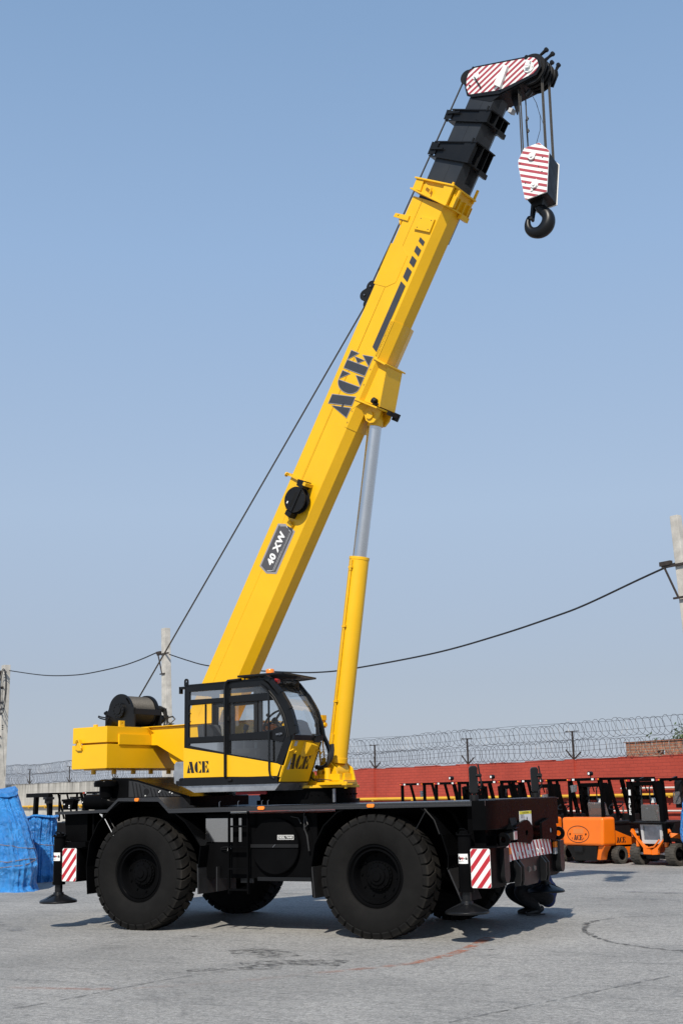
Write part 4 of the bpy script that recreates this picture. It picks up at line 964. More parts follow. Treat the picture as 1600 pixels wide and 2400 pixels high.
# ================================================================ boom head
hp = [(8.523, -.236), (8.60, -.15), (8.719, -.089), (8.80, -.08), (8.851, -.092), (8.90, -.154), (9.19, -.965), (9.192, -1.03), (9.167, -1.094), (9.095, -1.154), (9.03, -1.15), (8.977, -1.126), (8.695, -.755), (8.656, -.682), (8.53, -.30)]
HM = BOOM @ Matrix.Translation((.036, .077, .0))
m = MB(HM); ha = .18
big = [(8.50, -.22), (8.60, -.13), (8.72, -.07), (8.86, -.075), (8.915, -.15), (9.205, -.96), (9.21, -1.05), (9.17, -1.13), (9.09, -1.19), (8.97, -1.17), (8.62, -.72), (8.50, -.32)]
for v in (-ha-.02, ha): m.prism([(s, t, v) for s, t in big], (0, 0, .02))
m.prism([(8.48, -.30, -ha), (8.50, -.64, -ha), (8.61, -.73, -ha), (8.955, -1.165, -ha), (9.0, -1.11, -ha), (8.76, -.66, -ha), (8.64, -.30, -ha)], (0, 0, 2*ha))
m.prism([(8.60, -.20, -ha), (8.62, -.14, -ha), (8.9, -.16, -ha), (8.98, -.42, -ha), (8.94, -.42, -ha), (8.86, -.20, -ha)], (0, 0, 2*ha))
m.cyl((8.71, -.075, -.205), (8.71, -.075, .205), .028, 12); m.cyl((8.89, -.12, -.2), (8.89, -.12, .2), .02, 10); m.cyl((9.17, -.90, -.21), (9.17, -.90, .21), .03, 12)
m.M = BOOM
for v, h1, h2 in ((-.12, ((9.20, -.905), (9.30, -.968), (9.38, -1.02)), ((9.22, -1.055), (9.29, -1.105), (9.343, -1.143))), (.20, ((9.20, -.915), (9.29, -.937), (9.345, -.95)), ((9.17, -1.06), (9.26, -1.067), (9.328, -1.068)))):
    m.prism([(9.02, -.90, v-.012), (9.18, -.86, v-.012), (9.24, -.91, v-.012), (9.255, -1.09, v-.012), (9.20, -1.13, v-.012), (9.02, -1.14, v-.012)], (0, 0, .024))
    for h_ in (h1, h2): m.tube([(*p, v) for p in h_], [.028, .019, .027], 10); m.cyl((*h_[2], v-.022), (*h_[2], v+.022), .028, 14)
m.M = HM
m.prism([(8.68, -.78, -.02), (8.74, -.93, -.02), (8.46, -1.0, -.02)], (0, 0, .04))
m.cyl((8.80, -1.08, -.05), (8.72, -1.05, -.05), .04, 12)
head = m.build('boom_head', BLACKB, CR, bevel=.004)
wp = [(8.523, -.246), (8.60, -.158), (8.719, -.098), (8.80, -.09), (8.845, -.10), (8.893, -.158), (9.182, -.967), (9.183, -1.03), (9.16, -1.087), (9.095, -1.144), (9.03, -1.138), (8.98, -1.115), (8.70, -.748), (8.664, -.676)]
m = MB(HM); m.prism([(s, t, -0.2005) for s, t in wp], (0, 0, .005)); m.build('warning_plate', WHITE, head)
m = MB(HM)
for q in stripes(wp, (.455, -.28), .0712, .48, .045): m.poly([(s, t, -0.2022) for s, t in q])
m.build('warning_stripes', REDP, head)
m = MB(HM); m.prism([(8.715, -.60, -0.2030), (8.695, -.725, -0.2030), (8.99, -.70, -0.2030), (9.0, -.635, -0.2030)], (0, 0, -.045)); m.build('lift_tube', WHITE, head, bevel=.004)
m = MB(HM); m.cyl((8.783, -.232, -0.2030), (8.783, -.232, -0.2110), .05, 28); m.build('sheave_pin', WHITE, head, bevel=.002)
m = MB(HM); m.cyl((9.045, -1.01, -0.2030), (9.045, -1.01, -0.2130), .075, 32); m.cyl((9.055, -1.0, -0.2130), (9.055, -1.0, -0.2450), .035, 20); m.box(9.05, 9.12, -1.02, -.96, -0.2500, -0.2100)
for k in range(5): a = k*1.256; m.cyl((9.045+.055*math.cos(a), -1.01+.055*math.sin(a), -0.2230), (9.045+.055*math.cos(a), -1.01+.055*math.sin(a), -0.2110), .009, 6)
m.build('sheave_pin', WHITE, head, bevel=.002)
m = MB(HM); m.bar((8.765, -.225, -0.2200), (8.645, -.405, -0.2200), .012, .012); m.build('anemometer_rod', BLACKM, head)
m = MB(HM); m.cyl((8.64, -.20, -0.2150), (8.64, -.20, -0.2050), .012, 8)
for v in (-.135, -.05, .035, .12):                           # tip sheaves
    m.lathe([(.05, v-.02), (.215, v-.02), (.215, v-.018), (.19, v), (.215, v+.018), (.215, v+.02), (.05, v+.02)], (9.045, -1.01, 0), (0, 0, 1), 36)
m.lathe([(.03, -.04), (.11, -.04), (.095, 0), (.11, .04), (.03, .04)], (8.80, .04, 0), (0, 0, 1), 24)
each(m, 'sheave', BLACKM, head)
m = MB(HM); m.box(8.46, 8.52, -.92, -.86, -.05, .05); m.build('lamp', LGREY, head)

# ================================================================ lift ram
def SB(): return MB(SUP)
p0 = V((.478, 0, 2.0)); p1 = V((.949, 0, 4.84)); ptop = V((1.33, 0, 7.0)); d = (p1-p0).normalized()
m = SB(); m.cyl(p0+d*.10, p1, .135, 40); m.cyl(p1-d*.03, p1+d*.012, .14, 40); m.cyl(p0+d*.10, p0+d*.17, .142, 40)
m.cyl(p0+V((0, -.13, -.02)), p0+V((0, .13, -.02)), .125, 28); ram = m.build('lift_ram', YELLOW, CR, bevel=.005)
m = SB(); r0 = V((.965, 0, 4.84)); r1 = V((1.268, 0, 6.66)); dr = (r1-r0).normalized(); m.cyl(p1, r1, .0965, 36); m.build('ram_rod', CHROME, ram)
m = SB(); m.cyl(r1, r1+dr*.10, .11, 28); m.cyl(r1+dr*.08, r1+dr*.26, .10, 28, .09); m.cyl(V((1.33, -.10, 6.99)), V((1.33, .10, 6.99)), .10, 24); m.build('rod_end', YELLOW, ram, bevel=.004)
m = SB(); a = V((.502, -.15, 2.34)); off = V((-.02, -.15, 0)); f_ = lambda z: p0+d*((z-2.0)/d.z)+off
m.tube([f_(2.45)+V((.0, -.0, 0)), f_(4.70), f_(4.75)+V((.03, .05, .02))], .0125, 10); m.cyl(f_(2.33), f_(2.47), .03, 10)
for z in (2.9, 3.9, 4.7): m.box(*(lambda c: (c.x-.03, c.x+.03, c.y-.02, c.y+.08, c.z-.012, c.z+.012))(f_(z)))
m.cyl(f_(4.66), f_(4.80), .02, 8); m.build('ram_pipe', YELLOW2, ram)
m = SB(); m.tube([V((.862, -.03, 4.85)), V((1.035, -.03, 5.85)), V((1.142, -.03, 6.5)), V((1.18, -.03, 6.72))], .005, 6); m.build('sensor_wire', bpy.data.materials['weld_shade'], ram)

# ================================================================ hoist rope
m = BB()
pts = [(-1.505, 1.27), (5.36, .222), (5.44, .19), (5.55, .155), (5.665, .262), (5.80, .262), (6.3, .245), (8.76, .20), (8.87, .17)]
m.tube([(s, t, .02) for s, t in pts], .0115, 8)
m.tube([(8.84, .20, 0), (8.95, .13, 0), (9.27, -.80, 0), (9.30, -.92, 0)], .0115, 6)
rope = m.build('hoist_rope', ROPE, CR)
HY = -.59
m = MB()
for x0, x1, y in ((3.872, 3.862, -.07), (3.888, 3.878, -.045), (3.925, 3.915, .05)): m.tube([(x0, HY+y, 10.98), (x1, HY+y, 9.72)], .010, 6)
for x0, x1, y in ((4.205, 4.192, -.10), (4.219, 4.206, -.085), (4.252, 4.24, .05), (4.266, 4.254, .065)): m.tube([(x0, HY+y, 11.06), (x1, HY+y, 9.72)], .010, 6)
each(m, 'rope_fall', ROPE, rope)
m = MB(); m.tube([(4.04, HY-.05, 10.75), (4.10, HY-.05, 10.6), (4.14, HY-.05, 10.4), (4.13, HY-.05, 10.2), (4.06, HY-.05, 10.0)], .004, 5); m.tube([(4.10, HY-.05, 10.58), (4.16, HY, 10.3), (4.165, HY, 9.95)], .003, 5)
m.tube([(3.93, HY-.02, 10.42), (3.935, HY-.02, 10.0)], .006, 5)
for z in (10.40, 10.22): m.cyl((3.955, HY-.03, z), (3.955, HY-.03, z+.05), .014, 8); m.cyl((3.94, HY-.03, z+.02), (3.975, HY-.03, z+.02), .012, 8)
m.build('switch_wire', HOSE, rope)

# ================================================================ hook block, a thing of its own
HB = thing('hook_block', 'red and white striped hook block with a big black hook, hanging under the boom tip', 'hook block')
poly = [(4.157, 9.921), (4.284, 9.772), (4.219, 9.205), (3.927, 9.165), (3.915, 9.20), (3.856, 9.663), (3.860, 9.747), (3.95, 9.899)]
m = MB()
m.xz([(4.15, 9.90), (4.272, 9.765), (4.208, 9.215), (3.935, 9.18), (3.925, 9.21), (3.868, 9.663), (3.872, 9.74), (3.958, 9.885)], HY-.2035, HY+.1995)
m.xz([(3.95, 9.25), (4.14, 9.25), (4.10, 9.12), (3.98, 9.12)], HY-.09, HY+.09)
body = m.build('block_body', BLACKM, HB, bevel=.004)
for y in (-.222, .20):
    m = MB(); m.xz(poly, HY+y, HY+y+.018); sp = m.build('side_plate', WHITE, HB, bevel=.002)
    m = MB(); yy = HY+y-.0015 if y < 0 else HY+y+.0195
    inner = [(4.155, 9.917), (4.281, 9.770), (4.216, 9.207), (3.928, 9.168), (3.917, 9.20), (3.859, 9.663), (3.863, 9.745), (3.952, 9.896)]
    for q in stripes(inner, (.913, -.408), .0770, .46, .022): m.poly([(x, yy, z) for x, z in q])
    m.build('warning_stripes', REDP, sp)
    s_ = -1 if y < 0 else 1; y1 = HY+y+(0 if y < 0 else .018)
    m = MB()
    for x, z, r in ((4.048, 9.745, .047), (4.055, 9.335, .042)): m.cyl((x, y1, z), (x, y1+s_*.03, z), r, 24); m.cyl((x, y1+s_*.03, z), (x, y1+s_*.045, z), r*.4, 12)
    for x, z in ((4.005, 9.755), (4.09, 9.775)): m.box(x-.012, x+.012, min(y1, y1+s_*.02), max(y1, y1+s_*.02), z-.02, z+.02)
    m.prism([(4.02, y1, 9.34), (4.0, y1, 9.265), (4.03, y1, 9.262), (4.05, y1, 9.31), (4.10, y1, 9.31), (4.12, y1, 9.355), (4.09, y1, 9.42), (4.07, y1, 9.38)], (0, s_*.014, 0)); m.build('plate_boss', WHITE, sp, bevel=.003)
    m = MB()
    for x, z in ((4.13, 9.585), (4.17, 9.505), (3.94, 9.40), (4.19, 9.70), (3.88, 9.69)): m.cyl((x, y1, z), (x, y1+s_*.004, z), .009, 8)
    each(m, 'plate_hole', DECALB, sp)
# hook: tapered tube sweep, shank, latch
cx, cz = 4.02, 8.915
path = [(4.03, 9.20, .065), (4.045, 9.13, .066), (4.09, 9.06, .068), (4.135, 9.0, .078), (4.15, 8.92, .088), (4.125, 8.845, .093), (4.07, 8.795, .090), (4.0, 8.778, .080), (3.925, 8.80, .068), (3.878, 8.855, .056), (3.865, 8.92, .044), (3.873, 8.98, .033), (3.888, 9.025, .02), (3.895, 9.04, .006)]
def smooth_path(p, n=4):
    out = []
    for k in range(len(p)-1):
        a, b, c, e = p[max(0, k-1)], p[k], p[k+1], p[min(len(p)-1, k+2)]
        for j in range(n):
            t = j/n; out.append(tuple(.5*((2*b[i])+(-a[i]+c[i])*t+(2*a[i]-5*b[i]+4*c[i]-e[i])*t*t+(-a[i]+3*b[i]-3*c[i]+e[i])*t**3) for i in range(len(b))))
    out.append(p[-1]); return out
sp_ = smooth_path(path)
m = MB(Matrix.Translation((0, HY, 0))); m.tube([(x, 0, z) for x, z, r in sp_], [r for x, z, r in sp_], 18); m.cyl((4.03, 0, 9.12), (4.03, 0, 9.27), .055, 18); m.build('hook', BLACKB, HB, smooth=60)
m = MB(Matrix.Translation((0, HY-.0, 0))); m.bar((3.965, -.05, 9.19), (3.925, -.03, 8.98), .012, .045); m.bar((3.965, .05, 9.19), (3.925, .03, 8.98), .012, .045); m.cyl((3.965, -.06, 9.18), (3.965, .06, 9.18), .02, 10); m.cyl((3.925, -.05, 8.985), (3.925, .05, 8.985), .022, 10); m.build('hook_latch', BLACKM, HB, bevel=.003)
# ================================================================ yard: wall frame (u along the wall, v away, z up)
WROT = R(-25.477)
WM = Matrix.Rotation(WROT, 4, 'Z')
from mathutils import noise as mnoise
def wm(o): o.rotation_euler = (0, 0, WROT); return o
def vecxz(nt, scale=(1, 1, 1)):
    tc = nt.nodes.new('ShaderNodeTexCoord'); sp = nt.nodes.new('ShaderNodeSeparateXYZ'); cb = nt.nodes.new('ShaderNodeCombineXYZ')
    nt.links.new(tc.outputs['Object'], sp.inputs[0]); nt.links.new(sp.outputs[0], cb.inputs[0]); nt.links.new(sp.outputs[2], cb.inputs[1])
    mp = nt.nodes.new('ShaderNodeMapping'); mp.inputs['Scale'].default_value = scale; nt.links.new(cb.outputs[0], mp.inputs[0]); return mp.outputs[0], sp
def bricks(nt, vec, w, h, mort, c1, c2, cm):
    b = nt.nodes.new('ShaderNodeTexBrick'); b.inputs['Scale'].default_value = 1; b.inputs['Brick Width'].default_value = w; b.inputs['Row Height'].default_value = h
    b.inputs['Mortar Size'].default_value = mort; b.inputs['Color1'].default_value = (*c1, 1); b.inputs['Color2'].default_value = (*c2, 1); b.inputs['Mortar'].default_value = (*cm, 1); b.inputs['Mortar Smooth'].default_value = .3
    nt.links.new(vec, b.inputs[0]); return b
m_, nt, bs = new_mat('red_painted_brick'); vec, sp = vecxz(nt)
wob = nt.nodes.new('ShaderNodeVectorMath'); wob.operation = 'ADD'; nz = nt.nodes.new('ShaderNodeTexNoise'); nz.inputs['Scale'].default_value = 1.6; nt.links.new(vec, nz.inputs[0])
sc_ = nt.nodes.new('ShaderNodeVectorMath'); sc_.operation = 'SCALE'; sc_.inputs['Scale'].default_value = .03; nt.links.new(nz.outputs['Color'], sc_.inputs[0]); nt.links.new(vec, wob.inputs[0]); nt.links.new(sc_.outputs[0], wob.inputs[1])
b = bricks(nt, wob.outputs[0], .27, .088, .008, (.42, .058, .034), (.38, .052, .030), (.30, .040, .026))
n1 = noise(nt, vec, .7, 6, .65); r1 = ramp(nt, [(.25, (.80, .78, .76)), (.5, (1, 1, 1)), (.8, (1.12, 1.2, 1.25))]); nt.links.new(n1, r1.inputs[0])
c = mixc(nt, 1.0, b.outputs['Color'], r1.outputs[0], 'MULTIPLY')
n2 = noise(nt, vec, 14, 5, .6); r2 = ramp(nt, [(.68, (0, 0, 0)), (.78, (1, 1, 1))]); nt.links.new(n2, r2.inputs[0]); c = mixc(nt, math_n(nt, 'MULTIPLY', r2.outputs[0], .35), c, (.20, .05, .045))
nt.links.new(c, bs.inputs['Base Color']); bs.inputs['Roughness'].default_value = .75
hh = math_n(nt, 'ADD', math_n(nt, 'MULTIPLY', b.outputs['Fac'], -1.0), math_n(nt, 'MULTIPLY', n2, .5)); bump(nt, bs, hh, .38, .012); REDWALL = m_
m_, nt, bs = new_mat('weathered_concrete_wall'); vec, sp = vecxz(nt); vs, _ = vecxz(nt, (2.2, .10, 1))
st = noise(nt, vs, 1.6, 7, .7); n0 = noise(nt, vec, 1.1, 7, .65)
top = nt.nodes.new('ShaderNodeMapRange'); top.inputs[1].default_value = 1.35; top.inputs[2].default_value = 2.46; nt.links.new(sp.outputs[2], top.inputs[0])
r0 = ramp(nt, [(.3, (.40, .385, .35)), (.7, (.54, .52, .48))]); nt.links.new(n0, r0.inputs[0])
rs = ramp(nt, [(.42, (0, 0, 0)), (.68, (1, 1, 1))]); nt.links.new(st, rs.inputs[0])
c = mixc(nt, math_n(nt, 'MULTIPLY', math_n(nt, 'MULTIPLY', rs.outputs[0], top.outputs[0]), .9), r0.outputs[0], (.10, .095, .085))
b = bricks(nt, vec, .42, .19, .006, (1, 1, 1), (.95, .95, .95), (.78, .77, .74)); c = mixc(nt, .8, c, b.outputs['Color'], 'MULTIPLY')
nt.links.new(c, bs.inputs['Base Color']); bs.inputs['Roughness'].default_value = .9; bump(nt, bs, n0, .3, .02); GREYWALL = m_
m_, nt, bs = new_mat('bare_brickwork'); vec, sp = vecxz(nt)
b = bricks(nt, vec, .235, .085, .014, (.40, .16, .09), (.30, .12, .07), (.36, .29, .22)); b.inputs['Bias'].default_value = -.1
n0 = noise(nt, vec, 9, 6, .7); r0 = ramp(nt, [(.3, (.55, .5, .48)), (.55, (1, 1, 1)), (.75, (1.5, 1.45, 1.3))]); nt.links.new(n0, r0.inputs[0])
nt.links.new(mixc(nt, 1.0, b.outputs['Color'], r0.outputs[0], 'MULTIPLY'), bs.inputs['Base Color']); bs.inputs['Roughness'].default_value = .9
bump(nt, bs, math_n(nt, 'ADD', math_n(nt, 'MULTIPLY', b.outputs['Fac'], -1.0), math_n(nt, 'MULTIPLY', n0, .7)), .8, .02); BRICK = m_
POLE = simple('pole_concrete', (.46, .44, .40), .85, var=.25, scale=3, bmp=.2, bscale=20)
RUST = simple('rusty_angle_iron', (.045, .035, .03), .7, .3, var=.35, scale=12)
RAZOR = simple('dull_razor_wire', (.13, .13, .135), .5, .6, var=.4, scale=2)
GASY = simple('yellow_gas_pipe', (.66, .37, .03), .5, var=.12, scale=1.5)
PIPEW = simple('white_pipe', (.66, .62, .58), .6, var=.1, scale=2)

m = MB(); m.box(-27, 10, 16.3, 16.53, 0, 2.44)
for k in range(0, 75): m.box(-27+k*.5, -27+k*.5+.502, 16.29, 16.54, 2.441, 2.46+.012*math.sin(k*1.9)+.006*math.sin(k*5.1))
rw = wm(m.build('perimeter_wall', REDWALL, None, smooth=0)); tag(rw, 'red painted brick perimeter wall behind the parked forklifts', 'wall')
for u in (-19.245, -14.6, -10.235, -5.8):
    m = MB(); m.box(u-.17, u+.17, 16.245, 16.3, 0, 2.465); m.build('pilaster', REDWALL, rw, smooth=0)
m = MB(); m.box(-60, -27.002, 16.3, 16.53, 0, 2.47)
for k in range(20): m.box(-60+k*1.65, -60+k*1.65+1.649, 16.285, 16.545, 2.471, 2.487+.008*math.sin(k*2.3))
gw = wm(m.build('perimeter_wall', GREYWALL, None, smooth=0)); tag(gw, 'grey concrete perimeter wall with dark water stains, behind the blue tarpaulins', 'wall')
# razor wire
def coil(zc, r, u0, u1, pitch, seed, name, label):
    rnd = random.Random(seed); m = MB(); pts = []; n = 15; u = u0; k = 0; rr = r; ph = rnd.random()*6; dz = 0; du = 0
    while u < u1:
        if k % n == 0:
            rr = r*rnd.uniform(.90, 1.08); dz = rnd.uniform(-.02, .02); pc = pitch*rnd.uniform(.55, 1.5)
        a = ph+2*math.pi*k/n; z = zc+dz+rr*math.sin(a)+.035*math.sin(u*.9+seed); pts.append((u+.06*math.sin(a*1.0+seed), 16.41+rr*math.cos(a), z)); u += pc/n; k += 1
    m.tube(pts, .0065, 3)
    for h in (-.02, -r+.02, .24 if zc > 3 else .1):
        m.tube([(u0+j*(u1-u0)/60, 16.41, zc+h+.03*math.sin(j*.8+seed)) for j in range(61)], .005, 3)
    o = wm(m.build(name, RAZOR, None)); tag(o, label, 'razor wire')
coil(3.235, .255, -57, 2, .19, 3, 'razor_wire', 'upper coil of razor wire, strung above the lower coil on the wall')
coil(2.735, .25, -57, 2, .175, 11, 'razor_wire', 'lower coil of razor wire, lying directly on top of the wall')
def wire_post(u, label):
    m = MB(); m.box(u-.022, u+.022, 16.39, 16.43, 2.45, 3.24); m.box(u-.25, u+.25, 16.385, 16.40, 3.225, 3.25)
    m.bar((u, 16.40, 2.47), (u-.27, 16.40, 2.74), .03, .03); m.bar((u, 16.42, 2.47), (u+.27, 16.42, 2.66), .03, .03)
    m.tube([(u-.25, 16.39, 3.235), (u-.18, 16.41, 3.27)], .008, 4)
    o = wm(m.build('wire_post', RUST, None)); tag(o, label, 'wire post', 'T-shaped posts carrying the razor wire')
wire_post(-19.195, 'rusty wire post on the red wall, close beside the yellow lift ram')
wire_post(-14.57, 'rusty wire post on the red wall, above the near crane mirror')
wire_post(-10.195, 'rusty wire post on the red wall, close to the bare brick building')
wire_post(-43.45, 'rusty wire post on the grey wall, close beside the counterweight')
wire_post(-48.32, 'rusty wire post on the grey wall, beside the pole with coiled cable')
wire_post(-38.5, 'rusty wire post on the grey wall, under the counterweight')
m = MB(); m.cyl((-57, 16.2, 1.30), (-20.3, 16.2, 1.46), .05, 12); m.cyl((-20.3, 16.2, 1.46), (6, 16.2, 1.455), .05, 12)
for k in range(30): m.box(-56+k*2.05, -55.96+k*2.05, 16.15, 16.3, 1.25+.0 if k < 17 else 1.39, 1.40 if k < 17 else 1.43)
o = wm(m.build('gas_pipe', GASY, None)); tag(o, 'yellow gas pipe running along the foot of the perimeter wall', 'pipe')
m = MB(); m.cyl((-8.4, 16.22, 1.64), (6, 16.22, 1.64), .025, 8); o = wm(m.build('water_pipe', PIPEW, None)); tag(o, 'thin white pipe on the red wall above the yellow pipe', 'pipe')
m = MB(); m.cyl((-14, 16.22, 1.06), (6, 16.22, 1.06), .022, 8); o = wm(m.build('water_pipe', PIPEW, None)); tag(o, 'thin white pipe on the red wall below the yellow pipe', 'pipe')
# poles and overhead cable
def pole(u, v, h, w0, w1, lean, label, arm_z, steps=()):
    t = thing('utility_pole', label, 'pole', WM @ V((u, v, 0)), WROT, 'concrete poles carrying the overhead cable')
    m = MB(); m.hexa([(-w0, -w0*.8, 0), (w0, -w0*.8, 0), (w0, w0*.8, 0), (-w0, w0*.8, 0)], [(-w1+lean, -w1*.8, h), (w1+lean, -w1*.8, h), (w1+lean, w1*.8, h), (-w1+lean, w1*.8, h)])
    m.build('shaft', POLE, t, bevel=.02)
    x = lean*arm_z/h
    m = MB(); m.box(x-.5, x+.45, -.17, -.11, arm_z-.04, arm_z+.02); m.box(x-.55, x-.2, -.19, -.09, arm_z+.02, arm_z+.13); m.bar((x-.42, -.15, arm_z-.03), (x-.06, -.15, arm_z-.85), .04, .04); m.box(x-.2, x+.2, -.19, -.15, arm_z-.88, arm_z-.83)
    m.build('crossarm', RUST, t)
    if steps:
        m = MB()
        for z in steps: x2 = lean*z/h; m.box(x2-.34, x2+.32, -.24, -.2, z-.03, z+.03)
        m.build('clamp', RUST, t)
    return t
pole(-31.95, 15.6, 8.72, .215, .165, -.42, 'plain concrete pole standing behind the winch', 7.62)
pole(-5.05, 15.6, 8.46, .155, .12, -.37, 'leaning concrete pole standing beyond the brick building end of the wall', 7.17)
pl = pole(-50.45, 15.6, 8.80, .28, .22, .36, 'concrete pole hung with coiled cable and ringed with iron clamps', 8.4, (7.6, 6.8, 6.45, 6.2, 5.0, 4.55, 3.2))
m = MB()
for k, (rx, rz, dx, dz) in enumerate(((.42, 1.05, .62, -.95), (.50, 1.2, .55, -1.05), (.36, .9, .66, -.85), (.33, 1.0, -.25, -.95), (.45, .85, -.3, -.9))):
    m.tube([(.3+dx+rx*math.cos(a), -.32-.02*k, 8.4+dz+rz*math.sin(a)) for a in [2*math.pi*j/26+.02*k for j in range(26)]], .022, 5, closed=True)
m.tube([(.75, -.3, 6.3), (.9, -.3, 5.6), (1.0, -.3, 5.4), (1.1, -.3, 4.6), (1.5, -.3, 2.9)], .008, 4)
for z in (5.55, 5.45, 5.35): m.cyl((.9, -.3, z), (1.02, -.3, z), .03, 8)
o = m.build('cable_coil', HOSE, None); o.parent = pl
def cable(pts, name, label, r=.026):
    m = MB(); out = smooth_path([(*p, 0) for p in pts], 10); m.tube([(p[0], 15.45, p[1]) for p in out], r, 6)
    o = wm(m.build(name, HOSE, None)); tag(o, label, 'cable', 'overhead cable spans between the poles')
cable([(-5.45, 7.20), (-5.62, 7.17), (-6.6, 6.97), (-8.49, 6.56), (-9.72, 6.37), (-12.0, 6.10), (-14.85, 5.87), (-18.9, 5.775), (-21.1, 5.83), (-23.4, 6.05), (-26.2, 6.40), (-28.75, 6.79), (-30.3, 7.15), (-31.75, 7.53)], 'overhead_cable', 'long black overhead cable sagging behind the lift ram to the leaning pole')
cable([(-32.9, 7.72), (-34.5, 7.55), (-36.44, 7.44), (-39.5, 7.42), (-41.5, 7.50), (-43.75, 7.68), (-45.84, 7.93), (-49.2, 8.42)], 'overhead_cable', 'short black overhead cable between the plain pole and the pole with coiled cable')

# brick building and tree beyond the wall
bb_ = thing('brick_building', 'low bare brick building showing above the red wall', 'building', (0, 0, 0), WROT)
m = MB(); m.plate([(-13.07, 0), (-13.07, 3.07), (-3.0, 3.07), (-3.0, 0)], [[(-11.82, 2.66), (-11.82, 2.78), (-11.5, 2.80), (-11.5, 2.66)]], lambda u, z: (u, 22.0, z), (0, .23, 0)); m.box(-13.07, -12.84, 22.231, 23.6, 0, 3.05)
m.build('wall', BRICK, bb_, smooth=0)
m = MB(); m.box(-13.11, -3, 21.965, 23.6, 3.072, 3.10); m.build('coping', BRICK, bb_, smooth=0)
m = MB(); m.bar((-11.75, 22.05, 2.655), (-11.62, 22.05, 2.79), .06, .06); m.build('loose_brick', BRICK, bb_)
LEAF = [simple('leaves_'+n_, c_, .55, var=.35, scale=3) for n_, c_ in (('dark', (.035, .065, .022)), ('mid', (.06, .10, .035)), ('pale', (.11, .15, .065)))]
def tree(u, v, h, rad, n, label, seed):
    rnd = random.Random(seed); t = thing('tree', label, 'tree', WM @ V((u, v, 0)), WROT)
    m = MB(); m.tube([(0, 0, 0), (.05, 0, h*.4), (-.05, .05, h*.75)], [.16, .12, .06], 8)
    cl = []
    for k in range(22):
        a = rnd.uniform(0, 6.28); q = rad*rnd.random()**.5; z = h*.62+rnd.uniform(-.1, .42)*h*(1-.55*(q/rad)**2); cl.append((q*math.cos(a), q*math.sin(a), z)); 
        m.tube([(0, 0, h*rnd.uniform(.35, .6)), (q*.5*math.cos(a), q*.5*math.sin(a), z*.9), cl[-1]], [.05, .03, .012], 5)
    m.build('trunk', RUST, t)
    for li, mt in enumerate(LEAF):
        m = MB()
        for k in range(n//3):
            c = rnd.choice(cl); p = V(c)+V([rnd.gauss(0, rad*.16) for _ in range(3)]); s = rnd.uniform(.025, .06)
            ax = V([rnd.gauss(0, 1) for _ in range(3)]).normalized(); b = ax.orthogonal().normalized(); a2 = ax.cross(b)
            m.poly([p-b*s*1.6, p+a2*s*.6, p+b*s*1.6, p-a2*s*.6])
        m.build('crown', mt, t, smooth=0)
tree(-12.9, 25.6, 3.15, 1.75, 16000, 'round green tree showing above the brick building', 5)

# ================================================================ forklifts
OVAL = lambda rx, rz, n=40: [(rx*math.cos(2*math.pi*k/n), rz*math.sin(2*math.pi*k/n)) for k in range(n)]
def small_wheel(parent, x, y, r, w, seed=0):
    m = MB(); prof = [(r*.55, -w/2*.8), (r*.7, -w/2), (r*.92, -w/2*.98), (r*.965, -w/2*.8), (r*.97, 0), (r*.965, w/2*.8), (r*.92, w/2*.98), (r*.7, w/2), (r*.55, w/2*.8)]
    m.lathe(prof, (x, y, r), (1, 0, 0), 36, close=False)
    for k in range(20):
        a = 2*math.pi*k/20
        for s_ in (-1, 1):
            a2 = a+(.16 if s_ > 0 else 0); q = .085
            pts = lambda rr, xx: [(x+xx, y+rr*math.cos(a2-q), r+rr*math.sin(a2-q)), (x+xx, y+rr*math.cos(a2+q), r+rr*math.sin(a2+q))]
            lo = pts(r*.9, s_*w*.53)+pts(r*.9, 0)[::-1]; hi = pts(r*.985, s_*w*.5)+pts(r*1.0, 0)[::-1]
            m.hexa(lo, hi)
    wh = m.build('wheel', simple('forklift_tyre', (.05, .045, .038), .85, var=.3, scale=8) if 'forklift_tyre' not in bpy.data.materials else bpy.data.materials['forklift_tyre'], parent, smooth=30)
    m = MB(); s_ = 1 if x > 0 else -1; m.lathe([(r*.56, s_*w*.4), (r*.5, s_*w*.45), (r*.45, s_*w*.2), (r*.25, s_*w*.2), (r*.22, s_*w*.42), (.01, s_*w*.42)], (x, y, r), (1, 0, 0), 28, close=False); m.build('rim', BLACK, wh, smooth=30)
    return wh
